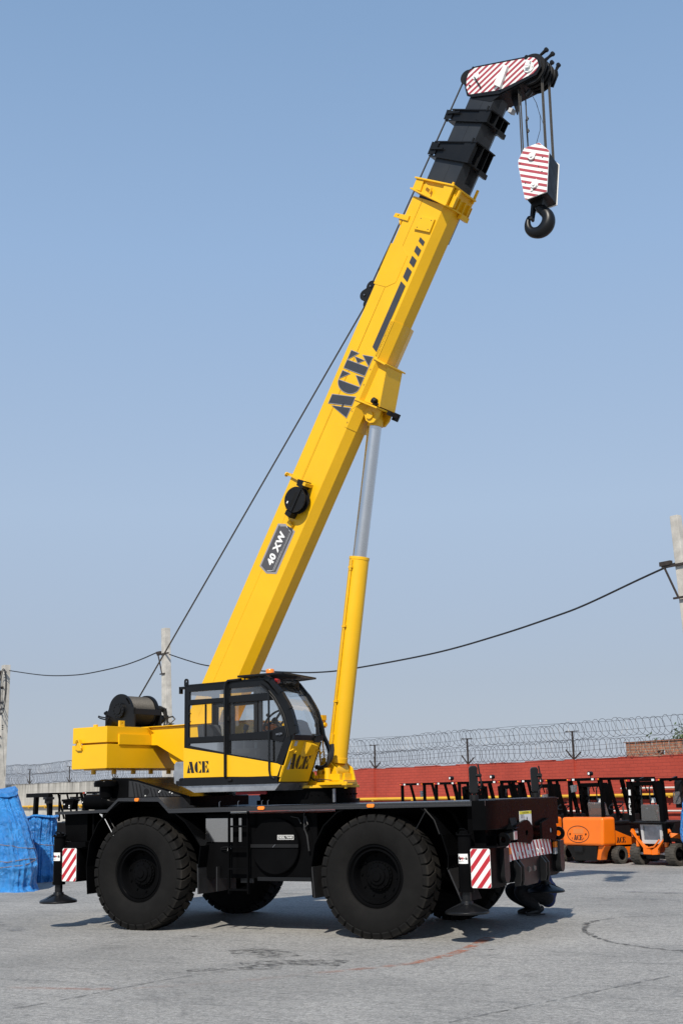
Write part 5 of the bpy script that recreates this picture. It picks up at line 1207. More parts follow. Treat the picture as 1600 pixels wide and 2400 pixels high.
def guard(t, y0, y1, hw, zb, zt, lean=.18, lights=True):
    m = MB()
    for s_ in (-1, 1):
        m.bar((s_*hw, y0, zb), (s_*hw, y0, zt-.02), .055, .07, (0, 1, 0)); m.bar((s_*hw*.98, y1+lean*.2, zb), (s_*hw*.98, y1-lean*1.2, zt-.03), .07, .09, (0, 1, 0))
        m.box(s_*hw-.03, s_*hw+.03, y0-.05, y1-lean, zt-.035, zt+.02)
        m.bar((s_*hw*.97, y0+.28, zt-.03), (s_*hw*.97, y0+.52, zb+.12), .06, .05, (0, 1, 0))
    m.box(-hw-.03, hw+.03, y0-.06, y0, zt-.04, zt+.02); m.box(-hw, hw, y1-lean-.06, y1-lean, zt-.035, zt+.02)
    for k in range(1, 6): x = -hw+2*hw*k/6; m.box(x-.012, x+.012, y0, y1-lean, zt-.025, zt+.005)
    g_ = m.build('overhead_guard', BLACK, t, bevel=.004)
    if lights:
        for s_ in (-1, 1):
            m = MB(); m.box(s_*(hw-.07)-.035, s_*(hw-.07)+.035, y0-.078, y0-.061, zt-.035, zt+.008); m.build('tail_lamp', REDL, t)
            m = MB(); m.box(s_*(hw-.19)-.03, s_*(hw-.19)+.03, y0-.078, y0-.061, zt-.035, zt+.008); m.build('reverse_lamp', WHITE, t)
            m = MB(); m.box(s_*hw-.035, s_*hw+.035, y0-.076, y0-.061, zt-.035, zt+.008) if False else m.box(s_*(hw-.02)-.025, s_*(hw-.02)+.01, y0-.078, y0-.061, zt-.03, zt+.005); m.build('turn_lamp', AMBER, t)
    return g_
def mast(t, y, hw, h):
    m = MB()
    for s_ in (-1, 1):
        m.bar((s_*hw, y+.06, .06), (s_*hw, y-.08, h), .13, .11, (0, 1, 0)); m.bar((s_*(hw-.13), y+.1, .06), (s_*(hw-.13), y-.03, h-.06), .07, .09, (0, 1, 0)); m.cyl((s_*(hw-.06), y-.03, .3), (s_*(hw-.06), y-.12, h-.1), .035, 10)
    for z in (.5, h-.35, h-.03): m.box(-hw, hw, y-.12, y-.06, z-.05, z+.05)
    ms = m.build('mast', BLACK, t, bevel=.004)
    for s_ in (-1, 1):
        m = MB(); m.tube([(s_*.12, y-.13, .5), (s_*.13, y-.15, 1.0), (s_*.12, y-.14, h-.12), (s_*.12, y-.02, h-.02), (s_*.12, y+.05, h-.2)], .016, 6); m.build('mast_hose', HOSE, ms)
        m = MB(); m.box(s_*.2-.012, s_*.2+.012, y-.09, y-.08, .4, h-.08); m.build('lift_chain', STEEL, ms)
    return ms
def cockpit(t, y, film=True):
    m = MB(); m.hexa([(-.22, y, .93), (.22, y, .93), (.22, y+.42, .93), (-.22, y+.42, .93)], [(-.22, y-.02, 1.02), (.22, y-.02, 1.02), (.22, y+.42, 1.04), (-.22, y+.42, 1.04)])
    m.hexa([(-.22, y-.02, 1.0), (.22, y-.02, 1.0), (.22, y+.09, 1.0), (-.22, y+.09, 1.0)], [(-.18, y-.10, 1.30), (.18, y-.10, 1.30), (.18, y-.01, 1.31), (-.18, y-.01, 1.31)]); m.build('seat', BLACKM, t, bevel=.03)
    if film:
        m = MB(); m.hexa([(-.25, y-.06, .97), (.25, y-.06, .97), (.25, y+.10, .97), (-.25, y+.10, .97)], [(-.21, y-.14, 1.35), (.22, y-.13, 1.33), (.21, y+.02, 1.34), (-.2, y+.02, 1.36)]); m.build('seat_cover', FILM, t, bevel=.02)
    m = MB(); m.tube([(.3, y+.5, .95), (.34, y+.45, 1.1), (.3, y+.5, 1.25)], .02, 6); m.box(.24, .40, y-.05, y+.25, .95, 1.06); m.tube([(-.3, y+.1, .95), (-.34, y+.3, 1.12), (-.3, y+.62, 1.02)], .03, 8); m.build('armrest', BLACKM, t)
    m = MB(); m.box(.08, .30, y+.2, y+.42, .936, .975); m.build('manual_bag', FILM, t)
    m = MB(); c = V((-.1, y+.72, 1.26)); ax = V((0, -.5, .86)).normalized(); a_ = V((1, 0, 0)); b_ = ax.cross(a_)
    m.tube([c+a_*.17*math.cos(k*.2618)+b_*.17*math.sin(k*.2618) for k in range(24)], .014, 6, closed=True); m.tube([c-a_*.17, c+a_*.17], .014, 6); m.tube([c, c-ax*.3, (-.1, y+.95, .8)], .03, 8); m.build('steering_wheel', BLACKM, t)
    m = MB(); m.box(-.35, .35, y+.85, y+1.0, .6, 1.08); m.bar((.25, y+.8, 1.05), (.28, y+.74, 1.22), .03, .03); m.bar((.32, y+.8, 1.05), (.36, y+.74, 1.2), .03, .03); m.build('dashboard', BLACKM, t, bevel=.01)
def forklift(label, u, v, cw=True, film=True):
    t = thing('forklift', label, 'forklift', WM @ V((u, v, 0)), WROT, 'forklifts parked along the wall')
    if cw:
        m = MB(); pr = [(-.62, .40), (.62, .40), (.625, .95), (.57, 1.03), (-.57, 1.03), (-.625, .95)]
        m.hexa([(-.56, .0, .36), (.40, .0, .36), (.62, .05, .42), (.62, .48, .42)] if False else [(-.60, .0, .405), (.60, .0, .405), (.62, .46, .405), (-.62, .46, .405)], [(-.625, .03, 1.03), (.625, .03, 1.03), (.625, .46, 1.03), (-.625, .46, 1.03)])
        cwt = m.build('counterweight', ORANGE, t, bevel=.075, seg=4)
        yy = lambda z: .0+.03*(z-.405)/.625-.0015
        m = MB(); o1 = OVAL(.335, .19); o2 = OVAL(.318, .175)
        m.plate(o1, [list(reversed(o2))], lambda x, z: (x-.12, yy(z+.655)-.001, z+.655), (0, .003, 0)); m.build('emblem_ring', DECALB, cwt)
        m = MB(); put_stencil(m, lambda x, z: (-.245+x*.115, yy(.53+z*.115)-.003, .525+z*.115))
        for x in (-.30, .045): m.poly([(x-.008, yy(.56)-.003, .545), (x+.008, yy(.56)-.003, .545), (x+.008, yy(.59)-.003, .585), (x-.008, yy(.59)-.003, .585)])
        m.build('lettering', DECALB, cwt)
        m = MB(); m.prism([(-.26, yy(.67)-.002, .67), (.05, yy(.67)-.002, .67), (.05, yy(.78)-.002, .78), (-.26, yy(.78)-.002, .78)], (0, .003, 0)); m.build('emblem_plate', ORANGED, cwt)
        m = MB()
        for x in (-.36, .12): m.cyl((x, -.006, .66), (x, .03, .66), .018, 10)
        m.build('plug', BLACKM, cwt)
        m = MB(); m.hexa([(-.38, .12, .07), (.30, .12, .07), (.34, .6, .07), (-.40, .6, .07)], [(-.54, .03, .40), (.40, .03, .40), (.45, .6, .40), (-.54, .6, .40)]); m.box(-.28, -.02, .02, .08, .26, .40) ; m.build('rear_skirt', BLACKM, t, bevel=.03)
        for s_ in (-1, 1):
            m = MB(); m.prism([(s_*.60, .08, .404), (s_*.40, .08, .404), (s_*.28, .12, .10), (s_*.40, .12, .09), (s_*.47, .1, .25)], (0, .22, 0)); m.build('rear_fender', ORANGE, t, bevel=.02)
        small_wheel(t, .60, .55, .195, .17); small_wheel(t, -.60, .55, .195, .17)
        small_wheel(t, .52, 1.75, .28, .22); small_wheel(t, -.52, 1.75, .28, .22)
        m = MB(); m.box(-.50, .50, .46, 1.5, .46, .90); m.box(-.53, .53, .46, 1.52, .86, .935); m.box(-.48, .48, 1.5, 2.0, .3, .7); m.build('body', BLACKM, t, bevel=.03)
        for s_ in (-1, 1):
            m = MB(); m.prism([(s_*.53, .46, .41), (s_*.53, .46, .74), (s_*.53, 1.35, .46), (s_*.53, 1.35, .40)], (s_*.05, 0, 0)); m.box(min(s_*.4, s_*.56), max(s_*.4, s_*.56), .8, 1.4, .12, .36); sf = m.build('side_frame', ORANGE, t, bevel=.01)
        m = MB(); put_stencil(m, lambda x, z: (.5815, .50+x*.135, .455+z*.125)); m.build('lettering', DECALB, sf)
        m = MB()
        for k, w_ in enumerate((.05, .03, .045, .03)):
            y = 1.12+k*.065; m.poly([(.5015, y, .64), (.5015, y+w_, .64), (.5015, y+w_, .74), (.5015, y, .74)])
        m.build('body_mark', WHITE, t)
        guard(t, .22, 2.25, .485, .93, 1.885); mast(t, 2.45, .42, 1.78); cockpit(t, .62, film)
        m = MB(); m.tube([(.2, .2, 1.90), (.2, .2, 1.97)], .012, 6); m.cyl((.2, .14, 2.0), (.2, .24, 2.0), .05, 14); m.build('work_lamp', BLACKM, t)
        m = MB(); m.cyl((.2, .135, 2.0), (.2, .139, 2.0), .03, 12); m.build('work_lamp_lens', WHITE, t)
        m = MB(); m.hexa([(-.42, .19, 1.58), (-.26, .19, 1.60), (-.26, .21, 1.60), (-.42, .21, 1.58)], [(-.44, .18, 1.74), (-.24, .18, 1.76), (-.24, .22, 1.76), (-.44, .22, 1.74)]); m.build('wrapped_mirror', FILM, t, bevel=.02)
        m = MB(); m.box(.17, .30, 2.28, 2.30, 1.30, 1.42); m.build('mast_sticker', WHITE, t)
    else:
        for s_ in (-1, 1): small_wheel(t, s_*.485, .28, .238, .24); small_wheel(t, s_*.52, 1.9, .28, .22)
        m = MB(); m.box(-.40, .40, .25, .33, .20, .27); m.cyl((-.36, .2, .22), (.36, .2, .22), .03, 10); m.box(-.25, .25, .18, .36, .14, .24); m.build('steer_axle', BLACKM, t, bevel=.01)
        m = MB()
        for s_ in (-1, 1): m.cyl((s_*.2, .13, .25), (s_*.36, .13, .25), .02, 10); m.box(s_*.33-.05, s_*.33+.05, .11, .15, .23, .28)
        m.build('steer_cylinder', STEEL, t)
        m = MB()
        for s_ in (-1, 1):
            m.prism([(s_*.54, .05, .72), (s_*.47, .05, .66), (s_*.20, .05, .36), (s_*.18, .05, .24), (s_*.02, .05, .23), (s_*.02, .05, .33), (s_*.16, .05, .40), (s_*.42, .05, .62), (s_*.46, .05, .74), (s_*.50, .05, .78)], (0, .07, 0))
            m.box(min(s_*.36, s_*.42), max(s_*.36, s_*.42), .08, .14, .40, .62)
        m.prism([(-.20, .04, .24), (-.20, .04, .40), (-.12, .04, .42), (.0, .04, .33), (.02, .04, .24)], (0, .04, 0)); m.tube([(-.1, .05, .37), (.1, .04, .40), (.25, .05, .55)], .02, 6)
        for s_ in (-1, 1): m.prism([(s_*.50, .1, .70), (s_*.62, .2, .68), (s_*.66, .9, .45), (s_*.66, .9, .15), (s_*.60, .5, .55), (s_*.52, .1, .60)], (s_*.03, 0, 0))
        m.box(-.66, -.58, .6, 1.4, .2, .6); m.box(.58, .66, .6, 1.4, .2, .6)
        m.build('frame', ORANGE, t, bevel=.006)
        m = MB(); m.plate([(-.28, .46), (.26, .46), (.29, .87), (-.31, .87)], [[(-.24, .54), (-.24, .84), (.22, .84), (.22, .54)]], lambda x, z: (x, .12, z), (0, .10, 0)); m.box(.26, .36, .14, .3, .62, .80); rd = m.build('radiator', LGREY, t, bevel=.006)
        m = MB(); m.box(-.24, .22, .15, .18, .54, .84); m.build('radiator_core', STEEL, rd)
        m = MB(); m.box(-.52, .50, .0, 1.3, .895, .935); m.box(-.50, .50, .3, 1.4, .5, .9); m.build('body', BLACKM, t, bevel=.015)
        m = MB(); m.hexa([(-.17, .06, .94), (.22, .06, .94), (.22, .16, .94), (-.17, .16, .94)], [(-.12, .0, 1.27), (.17, .0, 1.27), (.17, .10, 1.27), (-.12, .10, 1.27)]); m.build('seat', BLACKM, t, bevel=.04)
        m = MB(); m.hexa([(-.19, .03, .94), (.26, .03, .94), (.30, .22, .94), (-.19, .22, .94)], [(-.13, -.03, 1.30), (.20, -.03, 1.30), (.26, .15, 1.29), (-.13, .15, 1.30)]); m.build('seat_cover', FILM, t, bevel=.03)
        m = MB(); m.box(-.0, .06, -.008, -.004, 1.2, 1.23); m.build('seat_tag', WHITE, t)
        m = MB()
        for s_ in (-1, 1): m.bar((s_*.43, .02, .94), (s_*.43, -.0, 1.82), .10, .10, (0, 1, 0))
        m.box(.40, .50, 0, .1, .5, .9); m.build('rear_post', BLACK, t, bevel=.006)
        guard(t, .02, 2.1, .47, 1.75, 1.835); mast(t, 2.4, .42, 1.72)
        m = MB(); m.cyl((-.08, 1.2, 1.74), (.12, 1.2, 1.74), .09, 14); m.box(-.07, .12, 1.1, 1.3, 1.2, 1.74); m.tube([(.1, 1.2, 1.74), (.25, 1.2, 1.70), (.35, 1.2, 1.66)], .05, 8); m.build('air_cleaner', BLACKM, t, bevel=.01)
        m = MB(); m.hexa([(-.10, 1.05, 1.28), (.10, 1.05, 1.28), (.10, 1.1, 1.28), (-.1, 1.1, 1.28)], [(-.09, 1.05, 1.55), (.08, 1.05, 1.56), (.08, 1.1, 1.56), (-.09, 1.1, 1.55)]); m.build('wrapped_mirror', FILM, t, bevel=.02)
        m = MB()
        for li in range(3):
            polys = STENCIL[0:3] if li == 0 else STENCIL[3:6] if li == 1 else STENCIL[6:]
            x0 = (0, .8, 1.53)[li]
            for pl_ in polys:
                tr_ = tessellate_polygon([[V((p[0], p[1], 0)) for p in pl_]]); b = m.add([(-.425+.075*(p[0]-x0)-.01, -.055, 1.33-li*.125+p[1]*.11) for p in pl_]); m.f += [tuple(b+k for k in q) for q in tr_]
        m.build('lettering', WHITE, t)
        m = MB(); m.box(-.42, -.36, -.056, -.052, 1.50, 1.62); m.build('mast_sticker', WHITE, t)
    return t
E_ = forklift('orange forklift with a rounded counterweight bearing an oval emblem, beside the crane front', -5.78, 11.75)
forklift('stripped forklift without counterweight, its grey radiator and orange rear frame exposed', -4.12, 12.05, cw=False)
row = ((-12.0, 'end forklift of the wall row, only its overhead guard showing, towards the lift ram'), (-10.55, 'forklift whose guard shows between the end forklift and the near crane mirror'),
       (-9.02, 'forklift whose guard shows between the two crane mirrors'), (-7.45, 'forklift half hidden by the crane front, beside the forklift with the oval emblem'))
for u, lb in row:
    k = int(-u*10) % 7; c = copy_tree(E_); c.location = WM @ V((u, 11.75+.05*(k % 3), 0)); c.rotation_euler = (0, 0, WROT+R(k-3)*1.1); c['label'] = lb
    for ch in list(c.children):
        if (k % 2 and ch.name.startswith(('work_lamp', 'mast_sticker'))) or (k % 3 == 0 and ch.name.startswith('wrapped_mirror')): bpy.data.objects.remove(ch)
        elif ch.name.startswith('wrapped_mirror'): ch.location = (.5, .2*(k % 3), -.05*k)
def guard_truck(u, v, label, hw, stout=False):
    t = thing('forklift', label, 'forklift', WM @ V((u, v, 0)), WROT, 'forklifts behind the blue tarpaulins')
    m = MB(); m.box(-.5, .5, .0, 1.6, .15, .9); m.build('body', BLACKM, t, bevel=.04)
    guard(t, .02, 1.9, hw, .9, 1.885); mast(t, 2.3, .45, 1.6)
    if stout:
        for s_ in (-1, 1):
            m = MB(); m.bar((s_*hw-(.06 if s_ < 0 else 0), 0, .9), (s_*hw, 0, 1.83), .17, .14, (0, 1, 0)); m.build('guard_post', BLACK, t, bevel=.01)
        m = MB(); m.box(-hw-.7, hw+.06, -.09, .06, 1.76, 1.90); m.build('guard_beam', BLACK, t, bevel=.01)
    m = MB(); m.cyl((hw+.1, -.1, 1.55), (hw+.1, -.1, 1.76), .13, 14); m.box(hw-.02, hw+.25, -.25, .05, 1.68, 1.76); m.build('air_cleaner', BLACKM, t, bevel=.01)
    return t
guard_truck(-27.1, 8.0, 'black forklift guard standing beside the slope of the large blue tarpaulin', .58, True)
guard_truck(-23.6, 8.3, 'black forklift guard just visible behind the crane air intake', .86)
guard_truck(-28.4, 9.5, 'black forklift guard hidden by the peak of the large blue tarpaulin', .74)

# ---------------------------------------------------------------- tarpaulins
m_, nt, bs = new_mat('blue_tarpaulin'); vec = coords(nt); n0 = noise(nt, vec, 1.6, 5, .6)
r0 = ramp(nt, [(.3, (.024, .20, .58)), (.7, (.040, .29, .72))]); nt.links.new(n0, r0.inputs[0]); nt.links.new(r0.outputs[0], bs.inputs['Base Color'])
bs.inputs['Roughness'].default_value = .30; bs.inputs['Specular IOR Level'].default_value = .75
vo = nt.nodes.new('ShaderNodeTexVoronoi'); vo.feature = 'F1'; vo.inputs['Scale'].default_value = 9; nt.links.new(vec, vo.inputs[0])
rg = nt.nodes.new('ShaderNodeTexNoise'); rg.noise_type = 'RIDGED_MULTIFRACTAL'; rg.inputs['Scale'].default_value = 2.6; rg.inputs['Detail'].default_value = 5; rg.inputs['Roughness'].default_value = .55; rg.inputs['Distortion'].default_value = .5
nt.links.new(coords(nt, (1, 1, .7), (R(25), R(35), 0)), rg.inputs['Vector'])
nn = math_n(nt, 'ADD', noise(nt, vec, 9, 9, .7, 1.2), math_n(nt, 'MULTIPLY', rg.outputs['Fac'], .55)); bump(nt, bs, math_n(nt, 'ADD', nn, math_n(nt, 'MULTIPLY', vo.outputs['Distance'], .5)), 1.0, .09); TARP = m_
TARP_CORD = simple('faded_cord', (.22, .17, .16), .8, var=.3, scale=20)
def tarp(name, label, u, v, prof, depth, seed, zlift=0.0, nz=105, na=250, expo=.62, cords=(), peak=None):
    rnd = random.Random(seed); m = MB(); rows = []
    def pt(f, a):
        z = prof[0][0]+(prof[-1][0]-prof[0][0])*f
        for (z0, r0_), (z1, r1_) in zip(prof, prof[1:]):
            if z0 <= z <= z1: r = r0_+(r1_-r0_)*(z-z0)/(z1-z0); break
        else: r = prof[-1][1]
        c, s_ = math.cos(a), math.sin(a)
        x = r*math.copysign(abs(c)**expo, c); y = depth*(r/prof[0][1])**.8*math.copysign(abs(s_)**expo, s_)
        q = V((x, y, z*1.0))
        hang = min(1, max(0, (1-f)*1.6))
        fold = mnoise.noise(V((c*1.8, s_*1.8, z*.3+seed)))*.10+(.5-abs(mnoise.noise(V((c*4.2+seed, s_*4.2, z*.38)))))*.15*(.35+.65*hang)+(.5-abs(mnoise.noise(V((c*8.5, s_*8.5+seed, z*.7)))))*.07
        d1 = x*.8+z*1.9+seed; d2 = -x*.9+y*.6+z*1.5
        fold += (.5-abs(mnoise.noise(V((d1*2.1, y*1.6, d2*.6)))))*.05+(.5-abs(mnoise.noise(V((d2*3.3, y*2.6+x, d1*.9+seed)))))*.035
        n = V((c, s_, .15)); q += n*(fold-.20)*(1 if f < .97 else .4)
        if f > .9: q.z += mnoise.noise(V((x*1.3, y*1.3, seed)))*.10
        if peak:
            d2 = (q.x-peak[0])**2/.10+(q.z-peak[1])**2/.35; q.z += peak[2]*math.exp(-d2)
        return q
    for k in range(nz+1): rows.append(m.add([pt(k/nz, 2*math.pi*j/na) for j in range(na)]))
    for i, j in zip(rows, rows[1:]):
        for q in range(na): w = (q+1) % na; m.f.append((i+q, i+w, j+w, j+q))
    top = V((0, 0, 0))
    for j in range(na): top += m.v[rows[-1]+j]
    last = rows[-1]
    for s_ in (.7, .4, .12):
        r_ = m.add([(top/na).lerp(m.v[last+j], s_/(.7 if s_ == .7 else 1)*1.0) if False else (top/na)+(m.v[rows[-1]+j]-(top/na))*s_+V((0, 0, (1-s_)*.04)) for j in range(na)])
        for q in range(na): w = (q+1) % na; m.f.append((last+q, last+w, r_+w, r_+q))
        last = r_
    m.f.append(tuple(last+q for q in range(na)))
    o = m.build(name, TARP, None, smooth=34); o.location = WM @ V((u, v, zlift)); o.rotation_euler = (0, 0, WROT); tag(o, label, 'tarpaulin', 'blue tarpaulins')
    for f0, f1, w0_ in cords:
        mm = MB(); mm.tube([pt(min(.99, f0+(f1-f0)*k/70+.03*mnoise.noise(V((k*.13, seed, f0)))), -math.pi+2*math.pi*k/70+w0_)*1.003 for k in range(71)], .008, 5); mm.build('tie_cord', TARP_CORD, o)
    return o
tarp('covered_machine', 'large peaked blue tarpaulin tied with cord, standing before the pole with coiled cable', -11.0, -.25, [(.0, 2.38), (.04, 2.26), (.12, 2.20), (.46, 2.27), (.94, 2.03), (1.3, 1.82), (1.70, 1.42), (1.80, 1.22)], .80, 3, cords=((.30, .36, 0), (.12, .5, .4), (.5, .15, 2.2)), peak=(.80, 1.78, .20), expo=.92)
tarp('covered_machine', 'smaller crumpled blue tarpaulin touching the rear outrigger jack of the crane', -11.85, 1.2, [(.0, .86), (.15, .92), (.5, .88), (.9, .84), (1.12, .88), (1.22, .78)], .5, 17, expo=.8, cords=((.6, .5, 1.4),), peak=(.66, 1.18, .16))
tarp('covered_machine', 'low blue tarpaulin heap seen through a black forklift guard', -26.6, 7.1, [(.0, 1.5), (.3, 1.5), (.9, 1.2), (1.1, 1.0)], .7, 29, nz=30, na=80)
tarp('covered_machine', 'hanging blue tarpaulin over a machine beside the stripped forklift', -2.25, 12.5, [(.0, 1.02), (.1, 1.10), (.5, 1.10), (1.0, 1.02), (1.35, .9)], .75, 41, zlift=.45, nz=34, na=90)
t = thing('handling_machine', 'covered machine beside the stripped forklift, its black tyre showing under the tarpaulin', 'forklift', WM @ V((-2.25, 12.3, 0)), WROT)
for s_ in (-1, 1): small_wheel(t, s_*.72, .0, .24, .24)
m = MB(); m.box(-.6, .6, .0, 1.2, .2, .6); m.build('body', BLACKM, t, bevel=.02)

# ---------------------------------------------------------------- person crouching behind the front of the crane
SKIN = simple('skin', (.22, .11, .07), .5, var=.05); NAVY = simple('navy_cloth', (.012, .028, .11), .85, var=.2, scale=12, bmp=.3, bscale=30); TROU = simple('black_cloth', (.012, .012, .014), .9, var=.2, scale=12, bmp=.3, bscale=30)
SHOE = simple('black_shoe', (.012, .011, .010), .45, var=.2); SOCK = simple('grey_sock', (.33, .30, .27), .9); HAIR = simple('black_hair', (.008, .007, .006), .6)
PF = math.atan2(-.467, -.884)+R(18)                         # facing left in the picture
per = thing('person', 'crouching person in a navy top and dark trousers behind the crane front', 'person', (2.60, 2.03, 0), PF)
def flesh(name, chains, mat, vox=.013, smooth=4):           # overlapping limbs fused into one continuous surface
    m = MB()
    for ch in chains:
        pts = smooth_path([tuple(p) for p in ch], 5) if len(ch) > 2 else [tuple(p) for p in ch]
        c3 = [V(p[:3]) for p in pts]; rr = [p[3] for p in pts]; d0 = (c3[0]-c3[1]).normalized(); d1 = (c3[-1]-c3[-2]).normalized()
        cap = [(.0, .98), (.45, .88), (.8, .6), (.98, .18)]
        pp = [c3[0]+d0*rr[0]*k for k, q in reversed(cap[1:])]+c3+[c3[-1]+d1*rr[-1]*k for k, q in cap[1:]]
        rs = [rr[0]*q for k, q in reversed(cap[1:])]+rr+[rr[-1]*q for k, q in cap[1:]]
        m.tube(pp, rs, 14)
    o = m.build(name, None, None, smooth=0)
    md = o.modifiers.new('fuse', 'REMESH'); md.mode = 'VOXEL'; md.voxel_size = vox; md.use_smooth_shade = True
    sm = o.modifiers.new('soft', 'SMOOTH'); sm.factor = .5; sm.iterations = smooth
    dg = bpy.context.evaluated_depsgraph_get(); dg.update(); me = bpy.data.meshes.new_from_object(o.evaluated_get(dg)); bpy.data.objects.remove(o)
    me.name = name; me.materials.append(mat); me.polygons.foreach_set('use_smooth', [True]*len(me.polygons)); o = bpy.data.objects.new(name, me); COL.objects.link(o); o.parent = per; return o
# local axes: +x the way he faces, +y to his left, z up; squatting on his heels
def leg(s, k): return [(-.06, s*.085, .235, .105+k), (.08, s*.11, .29, .09+k), (.24, s*.13, .33, .076+k), (.36, s*.14, .335, .066+k), (.33, s*.14, .26, .06+k), (.23, s*.13, .19, .055+k), (.13, s*.125, .13, .046+k), (.09, s*.12, .085, .040+k)]
def arm(s, k, n=5): return [(.14, s*.16, .66, .058+k), (.20, s*.21, .59, .05+k), (.27, s*.22, .51, .044+k), (.36, s*.20, .50, .037+k), (.46, s*.15, .52, .030+k)][:n]
tor = lambda k: [(-.07, 0, .25, .125+k), (-.07, 0, .35, .135+k), (-.02, 0, .47, .130+k), (.06, 0, .58, .135+k), (.12, 0, .67, .115+k)]
side = lambda k: [[(-.06, s*.06, .29, .12+k), (-.02, s*.07, .46, .115+k), (.08, s*.09, .61, .105+k)] for s in (-1, 1)]
hand = lambda s: [(.46, s*.15, .52, .030), (.50, s*.135, .525, .034), (.54, s*.12, .53, .034)]
fing = lambda s: [[(.55, s*.12+(q-1.5)*.019, .535, .0105), (.585-.003*q, s*.115+(q-1.5)*.021, .54, .0095), (.612-.006*abs(q-1.2), s*.11+(q-1.5)*.021, .525, .0085)] for q in range(4)]+[[(.515, s*.135-.03*s, .53, .012), (.545, s*.135-.052*s, .535, .0105), (.57, s*.135-.06*s, .53, .009)]]
headc = [[(p[0], p[1], p[2]-.06, p[3]) for p in ch] for ch in [[(.13, 0, .76, .06), (.20, 0, .84, .054), (.235, 0, .90, .06)], [(.235, 0, .93, .082), (.25, 0, .99, .094), (.245, 0, 1.03, .088)], [(.285, 0, .93, .06), (.30, 0, .905, .045)], [(.335, 0, .985, .012), (.348, 0, .955, .016)], [(.245, .088, .975, .02), (.245, .092, .955, .016)], [(.245, -.088, .975, .02), (.245, -.092, .955, .016)]]]
flesh('body', [tor(-.015)]+side(-.015)+[leg(s, -.012) for s in (1, -1)]+[arm(s, -.008) for s in (1, -1)]+[hand(s) for s in (1, -1)]+headc+fing(1)+fing(-1), SKIN, .0075, 3)
flesh('top', [[(-.13, 0, .195, .115), (-.11, 0, .29, .17)]+tor(.03)[1:]]+side(.02)+[arm(s, .016) for s in (1, -1)], NAVY, .012, 5)
flesh('trousers', [[(-.06, -.08, .23, .115), (-.06, .08, .23, .115)]]+[leg(s, .014) for s in (1, -1)], TROU, .012, 4)
flesh('hair', [[(.215, 0, .91, .088), (.225, 0, .97, .094), (.25, 0, .995, .085)]], HAIR, .012, 2)
for s in (1, -1):
    flesh('shoe', [[(.04, s*.12, .085, .046), (.10, s*.12, .055, .045), (.19, s*.125, .04, .041), (.25, s*.13, .034, .03)]], SHOE, .009, 3)
    m = MB(); m.xy([(-.005, s*.12-.03), (.10, s*.12-.045), (.22, s*.125-.04), (.27, s*.13-.015), (.27, s*.13+.02), (.2, s*.125+.04), (.1, s*.12+.045), (-.005, s*.12+.03)], .002, .022); m.build('sole', SHOE, per, bevel=.004)
    flesh('sock', [[(.085, s*.123, .085, .047), (.105, s*.125, .13, .05)]], SOCK, .010, 2)
    m = MB(); m.lathe([(.001, -.012), (.009, -.006), (.011, 0), (.009, .006), (.001, .012)], (.330, s*.03, .925), (1, 0, 0), 10); m.build('eye', WHITE, per)

# ================================================================ ground
m_, nt, bs = new_mat('worn_concrete_yard'); vec = coords(nt)
tcw = coords(nt, (.5, 5.0, 1), (0, 0, R(-25)))                   # long drag streaks
n0 = noise(nt, vec, .35, 8, .6); n1 = noise(nt, tcw, 1.3, 10, .75, .5); n2 = noise(nt, vec, 24, 7, .8); n3 = noise(nt, vec, 2.6, 9, .75, 1.0); n4 = noise(nt, vec, 75, 4, .75); n5 = noise(nt, coords(nt, (.9, 2.6, 1), (0, 0, R(-28))), 2.2, 10, .78, 1.4)
r0 = ramp(nt, [(.30, (.215, .213, .205)), (.52, (.285, .28, .268)), (.72, (.34, .333, .318))]); nt.links.new(n0, r0.inputs[0])
r1 = ramp(nt, [(.30, (.60, .61, .62)), (.47, (1, 1, 1)), (.62, (1.0, 1.0, 1.0)), (.78, (1.18, 1.17, 1.15))]); nt.links.new(n1, r1.inputs[0]); c = mixc(nt, .9, r0.outputs[0], r1.outputs[0], 'MULTIPLY')
r2 = ramp(nt, [(.38, (.36, .36, .36)), (.5, (1, 1, 1)), (.62, (1.5, 1.49, 1.46))]); nt.links.new(n2, r2.inputs[0]); c = mixc(nt, .6, c, r2.outputs[0], 'MULTIPLY')
r3 = ramp(nt, [(.30, (.62, .62, .63)), (.45, (1, 1, 1)), (.75, (1.12, 1.11, 1.1))]); nt.links.new(n3, r3.inputs[0]); c = mixc(nt, .8, c, r3.outputs[0], 'MULTIPLY')
r5 = ramp(nt, [(.30, (.42, .42, .43)), (.40, (1, 1, 1))]); nt.links.new(n5, r5.inputs[0]); c = mixc(nt, .8, c, r5.outputs[0], 'MULTIPLY')
n6 = noise(nt, coords(nt, (1.6, 7.0, 1), (0, 0, R(-28))), 3.0, 8, .7, .6); r6 = ramp(nt, [(.30, (.30, .30, .30)), (.39, (1, 1, 1)), (.66, (1, 1, 1)), (.78, (1.22, 1.21, 1.2))]); nt.links.new(n6, r6.inputs[0]); c = mixc(nt, .85, c, r6.outputs[0], 'MULTIPLY')
n7 = noise(nt, vec, 10, 6, .7, .3); r7 = ramp(nt, [(.36, (.60, .60, .60)), (.48, (1, 1, 1)), (.64, (1.2, 1.2, 1.19))]); nt.links.new(n7, r7.inputs[0]); c = mixc(nt, .45, c, r7.outputs[0], 'MULTIPLY')
r4 = ramp(nt, [(.36, (.50, .50, .50)), (.64, (1.48, 1.47, 1.45))]); nt.links.new(n4, r4.inputs[0]); c = mixc(nt, .65, c, r4.outputs[0], 'MULTIPLY')
nt.links.new(c, bs.inputs['Base Color']); bs.inputs['Roughness'].default_value = .82; bs.inputs['Specular IOR Level'].default_value = .3
